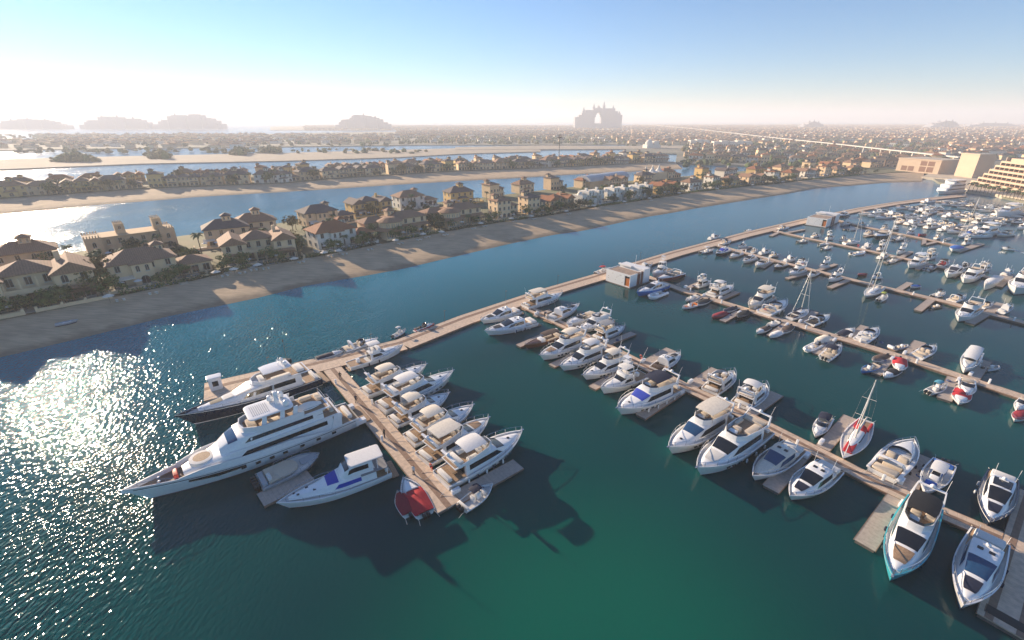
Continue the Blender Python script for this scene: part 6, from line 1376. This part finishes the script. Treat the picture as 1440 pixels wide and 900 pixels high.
# ---------------------------------------------------------------- hotel and blocks on the right
HB = mat("hotel_stone", (.56, .42, .30), .9, var=.05, scale=.2); HREC = mat("bronze_recess", (.20, .085, .045), .5, var=.15, scale=.8); QUAY = mat("quay_stone", (.58, .49, .37), .9, var=.08, scale=.2)
QP = [W(x, y, 1.8) for x, y in [(1296, 249), (1330, 252), (1352, 257.5), (1349, 263), (1362, 268), (1382, 270.5), (1440, 281), (1600, 312), (1700, 300), (1600, 240), (1330, 236)]]
sheet("quay", QP, 2.3, QUAY, 3)
def hotel():
    a, b = W(1366, 261, 2.3), W(1560, 300, 2.3); d = b - a; rz = atan2(d.y, d.x); L_ = d.length; root = empty("terraced_hotel", (a.x, a.y, 2.3), rz); tag(root, "big stepped sandstone hotel with rows of bronze balconies at right edge", "hotel")
    sh = 3.05; wb = MB(); back = 60; bay = 5.0
    for s in range(7):
        x0 = s * 1.3 + (0 if s else -2); y0 = s * 1.9; z0, z1 = s * sh, (s + 1) * sh
        wb.box(x0, L_, y0 + 2.2, back, z0, z1 - .02 * s)
        if s < 6:
            wb.box(x0, L_, y0, y0 + 2.4, z1 - .45, z1 + .0); wb.box(x0, L_, y0, y0 + .2, z1, z1 + .9)
            n = int((L_ - x0) / bay)
            for i in range(n):
                x = x0 + i * bay; bm = MB(); bm.box(x + .35, x + bay - .02, y0 + 2.1, y0 + 2.19, z0 + .1, z1 - .45)
                if x < 85: bm.build("window_bay", HREC if s else GLASS, root, 0)
                f = .35; wb.box(x - .02, x + f, y0 + .05, y0 + 2.2, z0, z1 - .45)
                if s and x < 85: q = MB(); q.box(x + f, x + bay - .02, y0 + .5, y0 + .6, z0 + .0, z0 + 1.0); q.build("balcony_screen", HREC, root, 0)
        # sloped left end wall
        wb.box(x0 - .6, x0, y0, back, z0, z1 + .6)
    wb.build("facade", HB, root, 0)
    for k in range(4): MB().box(34 + k * 11, 43 + k * 11, 14.5, 15.4, 7 * sh - .6, 7 * sh + 2.4).build("roof_window", GLASS, root, 0)
    MB().box(33, L_, 15.5, 40, 7 * sh, 7 * sh + 2.6).build("penthouse", HB, root, 0)
hotel()
def block(pxs, h, lb, mul=1, wins=(), top=None, back=30, name="stone_building"):
    a, b = W(*pxs[0], 2), W(*pxs[1], 2); d = b - a; root = empty(name, (a.x, a.y, 2), atan2(d.y, d.x)); tag(root, lb, "building"); L_ = d.length
    wb = MB(); wb.box(0, L_, 0, back, 0, h); wb.box(-.4, L_ + .4, -.4, .01, h - .8, h + .3); wb.build("wall", HB, root, 0); MB().box(.6, L_ - .6, .6, back - .6, h, h + .25).build("roof", QUAY, root, 0)
    for x0, x1, z0, z1 in wins:
        n = max(1, int((x1 - x0) * L_ / 6))
        for i in range(n):
            xa = (x0 + (x1 - x0) * i / n) * L_; xb = (x0 + (x1 - x0) * (i + .85) / n) * L_; MB().box(xa, xb, -.06, 0, z0 * h, z1 * h).build("window", HREC, root, 0)
    return root
block([(1259, 240), (1318, 245.5)], 12.5, "low sandstone building with grouped dark windows left of the tall blank block", wins=[(.12, .45, .1, .45), (.55, .9, .55, .88), (.55, .9, .1, .48)], back=34)
block([(1341, 247.5), (1366, 251)], 20, "tall blank sandstone block between the low building and stepped hotel", back=14)
# palms on the hotel terrace
for i in range(16):
    q = W(1362 + i * 5.2, 268.3 + i * .95, 2.3); o = copy_tree(PL[i % 3]); o.location = (q.x, q.y, 2.3); o.scale = (.9, .9, .75); tag(o, f"palm on the hotel terrace above the marina, {ordw(i)} from left", "palm tree", "palms on the hotel terrace")
# monorail
def monorail():
    pts = [(868, 171.5), (972, 180.5), (1080, 192.5), (1180, 202.5), (1255, 210.8), (1352, 221)]; P = [W(x, y, 11) for x, y in pts]
    root = empty("monorail_viaduct", (P[3].x, P[3].y, 0)); tag(root, "long white elevated rail viaduct running across the town towards the far hotel", "viaduct"); MW = mat("viaduct_concrete", (.62, .58, .52), .8, var=.05)
    for a, b in zip(P, P[1:]):
        d = b - a; mb = MB(); mb.box(0, d.length, -3.2, 3.2, 10.2, 11.4); o = mb.build("beam", MW, root, 0); o.location = (a.x - root.location.x, a.y - root.location.y, 0); o.rotation_euler = (0, 0, atan2(d.y, d.x))
    L_ = plen(P); s = 10; n = 0
    pm = MB().box(-1, 1, -1.4, 1.4, 0, 9).box(-1, 1, -3, 3, 9, 10.2).mesh("pillar", [MW], 0)
    while s < min(L_, 1600) and n < 60: q, d = along(list(reversed(P)), s); o = bpy.data.objects.new("pillar", pm); COL.objects.link(o); o.parent = root; o.location = (q.x - root.location.x, q.y - root.location.y, 1.2); o.rotation_euler = (0, 0, atan2(d.y, d.x)); s += 26; n += 1
monorail()
# far landmark hotel with a pointed arch
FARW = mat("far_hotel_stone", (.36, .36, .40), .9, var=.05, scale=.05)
def landmark():
    D = 2700; c = W(841, 183, 2); c = c * (D / c.y); root = empty("arched_hotel", (c.x, c.y, 2), 0.0); root.scale = (1, 1, .84); tag(root, "distant spired hotel with a tall pointed arch opening on the horizon", "hotel"); s = D / 590.0
    X = lambda px: (px - 841) * s * .84
    mb = MB(); steps = [(808, 813, 62), (813, 817, 72), (817, 822, 84), (822, 833, 96), (852, 863, 104), (863, 867, 90), (867, 870, 78), (870, 873.5, 72)]
    for a, b, h in steps: mb.box(X(a), X(b), 0, 60, 0, h * 1.17)
    # centre with arch
    mb.box(X(833), X(835.5), 2, 55, 0, 118); mb.box(X(845.5), X(852), 2, 55, 0, 122)
    aw = X(845.5) - X(835.5); x0 = X(835.5); n = 9
    for i in range(n):
        k0, k1 = i / n, (i + 1) / n; xm = abs((k0 + k1) / 2 - .5) * 2; z = 52 + 48 * sqrt(max(0, 1 - xm ** 1.5)); mb.box(x0 + aw * k0, x0 + aw * k1 + .01, 2, 55, z, 120 + 10 * (1 - xm))
    mb.box(x0, X(845.5), 2, 55, 0, 34)
    for px, h0, h1 in ((820, 96, 132), (834, 118, 150), (848, 120, 165), (861, 104, 142), (870, 84, 108), (840.5, 128, 142)):
        mb.lathe([(7.5, 0), (7.5, (h1 - h0) * .4), (4.5, (h1 - h0) * .55), (4, (h1 - h0) * .7), (.3, h1 - h0)], (X(px), 20, h0 - 1), 8)
    mb.build("wall", FARW, root, 0)
landmark()
def far_mass(pxa, pxb, h, D, lb, seed, tops=5, py=184):
    a, b = W(pxa, py, 2), W(pxb, py, 2); a *= D / a.y; b *= D / b.y; root = empty("far_building", (a.x, a.y, 2), 0.0); tag(root, lb, "building"); rnd = random.Random(seed); L_ = (b - a).length; mb = MB(); n = 14
    for i in range(n):
        k = (i + .5) / n; hh = h * (1 - abs(2 * k - 1) ** 2.2 * .75) * rnd.uniform(.86, 1.06); mb.box(L_ * i / n, L_ * (i + 1) / n + .1 * i, rnd.uniform(0, 10), 60, 0, hh)
        if i % 3 == 1: mb.lathe([(5, 0), (5, 5), (2.5, 9), (.3, 14)], (L_ * k, 20, hh - 1), 6)
    mb.build("wall", FARW, root, 0)
far_mass(472, 547, 68, 2600, "distant terraced hotel on the horizon left of the arched hotel", 3)
far_mass(218, 312, 74, 2700, "pale hazy stepped building on the left horizon, rightmost of three", 4); far_mass(112, 214, 62, 2700, "pale hazy stepped building on the left horizon, middle of three", 5); far_mass(-20, 92, 50, 2700, "pale hazy stepped building at the very left of horizon", 6)
far_mass(1310, 1352, 42, 2900, "wide pale building on the right horizon with tower at each end", 7, py=176); far_mass(1360, 1440, 30, 3200, "low bluish long building at the right end of the horizon", 8, py=176)
far_mass(1130, 1160, 36, 3000, "pale building cluster on the horizon right of the arched hotel", 9, py=178)
# white blocks by the lagoon
def white_block(px0, px1, py, h, lb, n=4, depth=14):
    a, b = W(px0, py, 1.6), W(px1, py, 1.6); d = b - a; root = empty("white_building", (a.x, a.y, 1.6), atan2(d.y, d.x)); tag(root, lb, "building"); L_ = d.length; mb = MB()
    for i in range(n): mb.box(L_ * i / n, L_ * (i + .82) / n, (i % 2) * 2, depth, 0, h * (1 + .12 * (i % 2))); mb.box(L_ * i / n, L_ * (i + 1) / n + .01 * (i + 1), 3, depth - 1, 0, h * .8)
    mb.build("wall", WALLC['white'], root, 0)
    for i in range(n):
        for s in range(2):
            for j in range(3): window(root, L_ * (i + .15 + .25 * j) / n, (i % 2) * 2, .8 + s * 4, 2.2, 2.2)
white_block(1003, 1058, 209, 12, "long white building with flat roof right of the round white hall", 5); white_block(970, 998, 206.5, 12, "white building just left of the long flat roofed white building", 3); white_block(832, 852, 199.5, 9, "small white building across the lagoon strip, left of the white hall", 2)
p = W(916, 208, 1.6); r = empty("white_hall", p, R(15)); tag(r, "white domed hall at the end of the lagoon sand strip", "hall"); MB().box(-14, 14, -8, 8, 0, 6).build("wall", WALLC['white'], r, 0); MB().lathe([(7, 0), (6.8, 3), (5, 6), (2.5, 8), (.1, 9)], (-6, 0, 6), 16).build("dome", WALLC['white'], r, 60); MB().box(2, 12, -5, 5, 6, 12).build("upper_block", WALLC['white'], r, 0)
# grey barrel roofed halls, tensile tents
for i, (px, py, s, lb) in enumerate([(836, 262, 1.0, "long grey barrel roofed hall behind the domed white villas"), (862, 258, .8, "smaller grey barrel roofed hall right of the long one")]):
    p = W(px, py, 2.2); r = empty("barrel_roof_hall", p, R(40)); tag(r, lb, "hall"); MB().box(-13 * s, 13 * s, -7, 7, 0, 5).build("wall", WALLC['tan'], r, 0)
    MB().loft([[(x, 7.6 * cos(a), 5 + 4.0 * sin(a)) for a in [pi * k / 10 for k in range(11)]] for x in (-14 * s, 14 * s)], False, (True, True)).build("roof", GREYW, r, 40)
p = W(916, 252, 2.2); r = empty("tent_roofed_villa", p, R(38)); tag(r, "villa with three white peaked tent roofs behind the yellow villa", "villa"); MB().box(-14, 14, -6, 6, 0, 6).build("wall", WALLC['cream'], r, 0)
for k in range(3): MB().lathe([(5.2, 0), (2.6, 1.0), (1.0, 3.0), (.1, 6.0)], (-9 + 9 * k, 0, 6), 8).build("tent_roof", WALLC['white'], r, 0)
# tall light mast
p = W(785.5, 233, 2); r = empty("light_mast", p); tag(r, "tall thin light mast with ring head behind the second island", "mast"); MB().tube([(0, 0, 0), (0, 0, 31)], .55, 6, r2=.35).build("pole", FLOATM, r)
MB().lathe([(.6, 0), (3.2, .5), (3.2, 1.4), (.6, 1.9)], (0, 0, 29), 10).build("lamp_ring", FLOATM, r); MB().lathe([(.3, 0), (2.2, .2), (2.6, .9), (.3, 1.2)], (0, 0, 31.5), 10).build("top_ring", FLOATM, r)
# small boats lying on the near beach, beach loungers
def beach_skiff(px, py, rz, m, lb, L_=4.6):
    p = W(px, py, 1.1); r = empty("beach_boat", (p.x, p.y, 1.15), rz); tag(r, lb, "boat"); h = Hull(L_, 1.8, .6, .8); h.build(r, m, NONSKID, n=12, bul=.3); s = MB(); s.box(-.8, -.4, -.7, .7, .35, .5); s.box(.5, .9, -.6, .6, .4, .55); s.build("bench", WHITE, r)
beach_skiff(95, 456, R(40), GREYW, "small grey boat lying on the sand at the left of the beach"); beach_skiff(597, 336.5, R(30), WHITE, "small white boat on the beach below the round turreted villas", 5.5); beach_skiff(1042, 267, R(30), WHITE, "small white boat on the right part of the near beach", 6); beach_skiff(1106, 260, R(30), GREYW, "small grey boat at the far right of near beach", 6)
# beach umbrellas, loungers and garden steps
UM = MB(); UM.tube([(0, 0, 0), (0, 0, 2.2)], .04, 5); um1 = UM.mesh("pole", [BARK]); um2 = MB().lathe([(1.5, 0), (.8, .3), (.05, .6)], (0, 0, 2.0), 8).mesh("canopy", [CANV['cream']], 0)
LO = MB(); LO.box(-1, .35, -.32, .32, .28, .36); LO.add([(.35, -.32, .3), (.35, .32, .3), (.95, .32, .7), (.95, -.32, .7), (.35, -.32, .38), (.35, .32, .38), (.95, .32, .78), (.95, -.32, .78)], [(3, 2, 1, 0), (4, 5, 6, 7), (0, 1, 5, 4), (2, 3, 7, 6), (1, 2, 6, 5), (3, 0, 4, 7)])
for x in (-.9, .3): LO.box(x, x + .08, -.3, .3, 0, .28)
LO = LO.mesh("sun_lounger", [CUSHW], 0); rq = random.Random(5); ui = li = 0
for px in (150, 195, 300, 322, 345, 362, 410, 452, 470, 505, 548, 575, 590, 612, 655, 672, 715, 742, 790, 830, 870, 905, 950, 1000, 1050, 1095, 1140):
    g = gl_point(px, -rq.uniform(2.5, 5)); g.z = 2.0
    if px % 2 == 0 or px > 700:
        r = empty("beach_umbrella", g); tag(r, f"cream beach umbrella on the near beach, {ordw(ui)} umbrella from left", "umbrella", "beach umbrellas"); ui += 1
        for nm, me in (("pole", um1), ("canopy", um2)): o = bpy.data.objects.new(nm, me); COL.objects.link(o); o.parent = r
    for k in range(2):
        o = bpy.data.objects.new("sun_lounger", LO); COL.objects.link(o); o.location = (g.x + 1.1 + k * 1.2, g.y + 1.0 + k * 1.1, 2.0); o.rotation_euler = (0, 0, R(-50) + rq.uniform(-.2, .2)); tag(o, f"pale sun lounger on the near beach, {ordw(li)} lounger from left", "sun lounger", "sun loungers on the beach"); li += 1
st = MB(); 
for k in range(5): st.box(-1.2, 1.2, -k * .45 - .45, -k * .45, -.3, .5 - k * .1)
stm = st.mesh("garden_steps", [STONE], 0)
for i, px in enumerate((258, 320, 353, 430, 480, 532, 622, 745, 845)):
    g = gl_point(px, .3); o = bpy.data.objects.new("garden_steps", stm); COL.objects.link(o); o.location = (g.x, g.y, 1.9); o.rotation_euler = (0, 0, R(46)); tag(o, f"pale stone steps from a villa garden down to beach, {ordw(i)} from left", "steps", "garden steps down to the beach")
# speedboat wake
wk = MB(); p0, p1, p2 = W(1428, 351.5, .02), W(1440, 356, .02), W(1470, 366, .02)
wk.loft([[tuple(p0 + Vector((0, -.4, 0))), tuple(p0 + Vector((0, .4, 0)))], [tuple(p1 + Vector((0, -1.2, 0))), tuple(p1 + Vector((0, 1.2, 0)))], [tuple(p2 + Vector((0, -2, 0))), tuple(p2 + Vector((0, 2, 0)))]], False, (False, False))
tag(wk.build("wake", mat("white_foam", (.7, .75, .78), .9, var=.3, scale=.8), None, 0), "thin white foam wake trailing the moving speedboat", "wake", None, "stuff")
# ---------------------------------------------------------------- haze
HAZE = .0003
hm = bpy.data.materials.new("haze_air"); hm.use_nodes = True; nt = hm.node_tree; nt.nodes.clear(); ho = nt.nodes.new("ShaderNodeOutputMaterial"); pv = nt.nodes.new("ShaderNodeVolumePrincipled")
pv.inputs["Density"].default_value = HAZE; pv.inputs["Color"].default_value = (.96, .97, 1, 1); pv.inputs["Anisotropy"].default_value = .12; nt.links.new(pv.outputs[0], ho.inputs["Volume"])
hz = MB().box(-9500, 9500, -120, 15500, -3, 175).build("haze", hm, None, 0); hz["kind"] = "stuff"; hz["label"] = "pale morning haze hanging over the whole bay"

# ---------------------------------------------------------------- pieces of a part hang under that part
def stem(n): return n.split('.')[0]
SUB = {'windscreen': ['cabin', 'pilothouse', 'deckhouse', 'bridge_deckhouse', 'console'], 'window': ['cabin', 'deckhouse'], 'sunroof': ['cabin'], 'flybridge_seat': ['flybridge_deck'], 'flybridge_floor': ['flybridge_deck'], 'coaming': ['flybridge_deck', 'sun_deck', 'cabin'], 'fly_screen': ['flybridge_deck'],
       'helm_console': ['flybridge_deck'], 'support_frame': ['bimini', 'hardtop', 'canopy_top'], 'radar_dome': ['radar_arch'], 'antenna': ['radar_arch'], 'anchor_roller': ['hull'], 'hull_window': ['hull'], 'porthole': ['hull'], 'bulwark': ['hull'], 'screen_frame': ['windscreen'], 'dashboard': ['foredeck_cabin'],
       'tower_roof': ['tower'], 'sun_deck_seat': ['sun_deck'], 'sun_deck_floor': ['sun_deck'], 'aft_deck_seat': ['upper_deck'], 'aft_deck_floor': ['upper_deck'], 'roof_slats': ['hardtop'], 'turret_roof': ['turret'], 'skirt_roof': ['turret'], 'door': ['wall'], 'transom_window': ['wall'], 'side_door': ['wall'], 'wall_openings': ['wall'], 'pool_water': ['pool_edge'], 'spreaders': ['mast'], 'furled_mainsail': ['boom'], 'deck_hatch': ['cabin', 'deck'], 'saloon_door': ['cabin']}
for k_, o_ in list(PROTO.items()): pass
for pr in TR + PL:
    if pr.name not in USED:
        for ch in list(pr.children): bpy.data.objects.remove(ch)
        bpy.data.objects.remove(pr)
kids = {}
for o in bpy.data.objects:
    if o.parent: kids.setdefault(o.parent.name, []).append(o)
for rn, ch in kids.items():
    r_ = bpy.data.objects[rn]
    if r_.parent: continue
    names = {}
    for c in ch: names.setdefault(stem(c.name), c)
    moved = set()
    for c in ch:
        for t in SUB.get(stem(c.name), []):
            if t in names and names[t] is not c and names[t].name not in moved and tuple(names[t].location) == (0, 0, 0):
                if stem(names[t].name) in SUB and any(q in names for q in SUB[stem(names[t].name)]): break
                c.parent = names[t]; moved.add(c.name); break
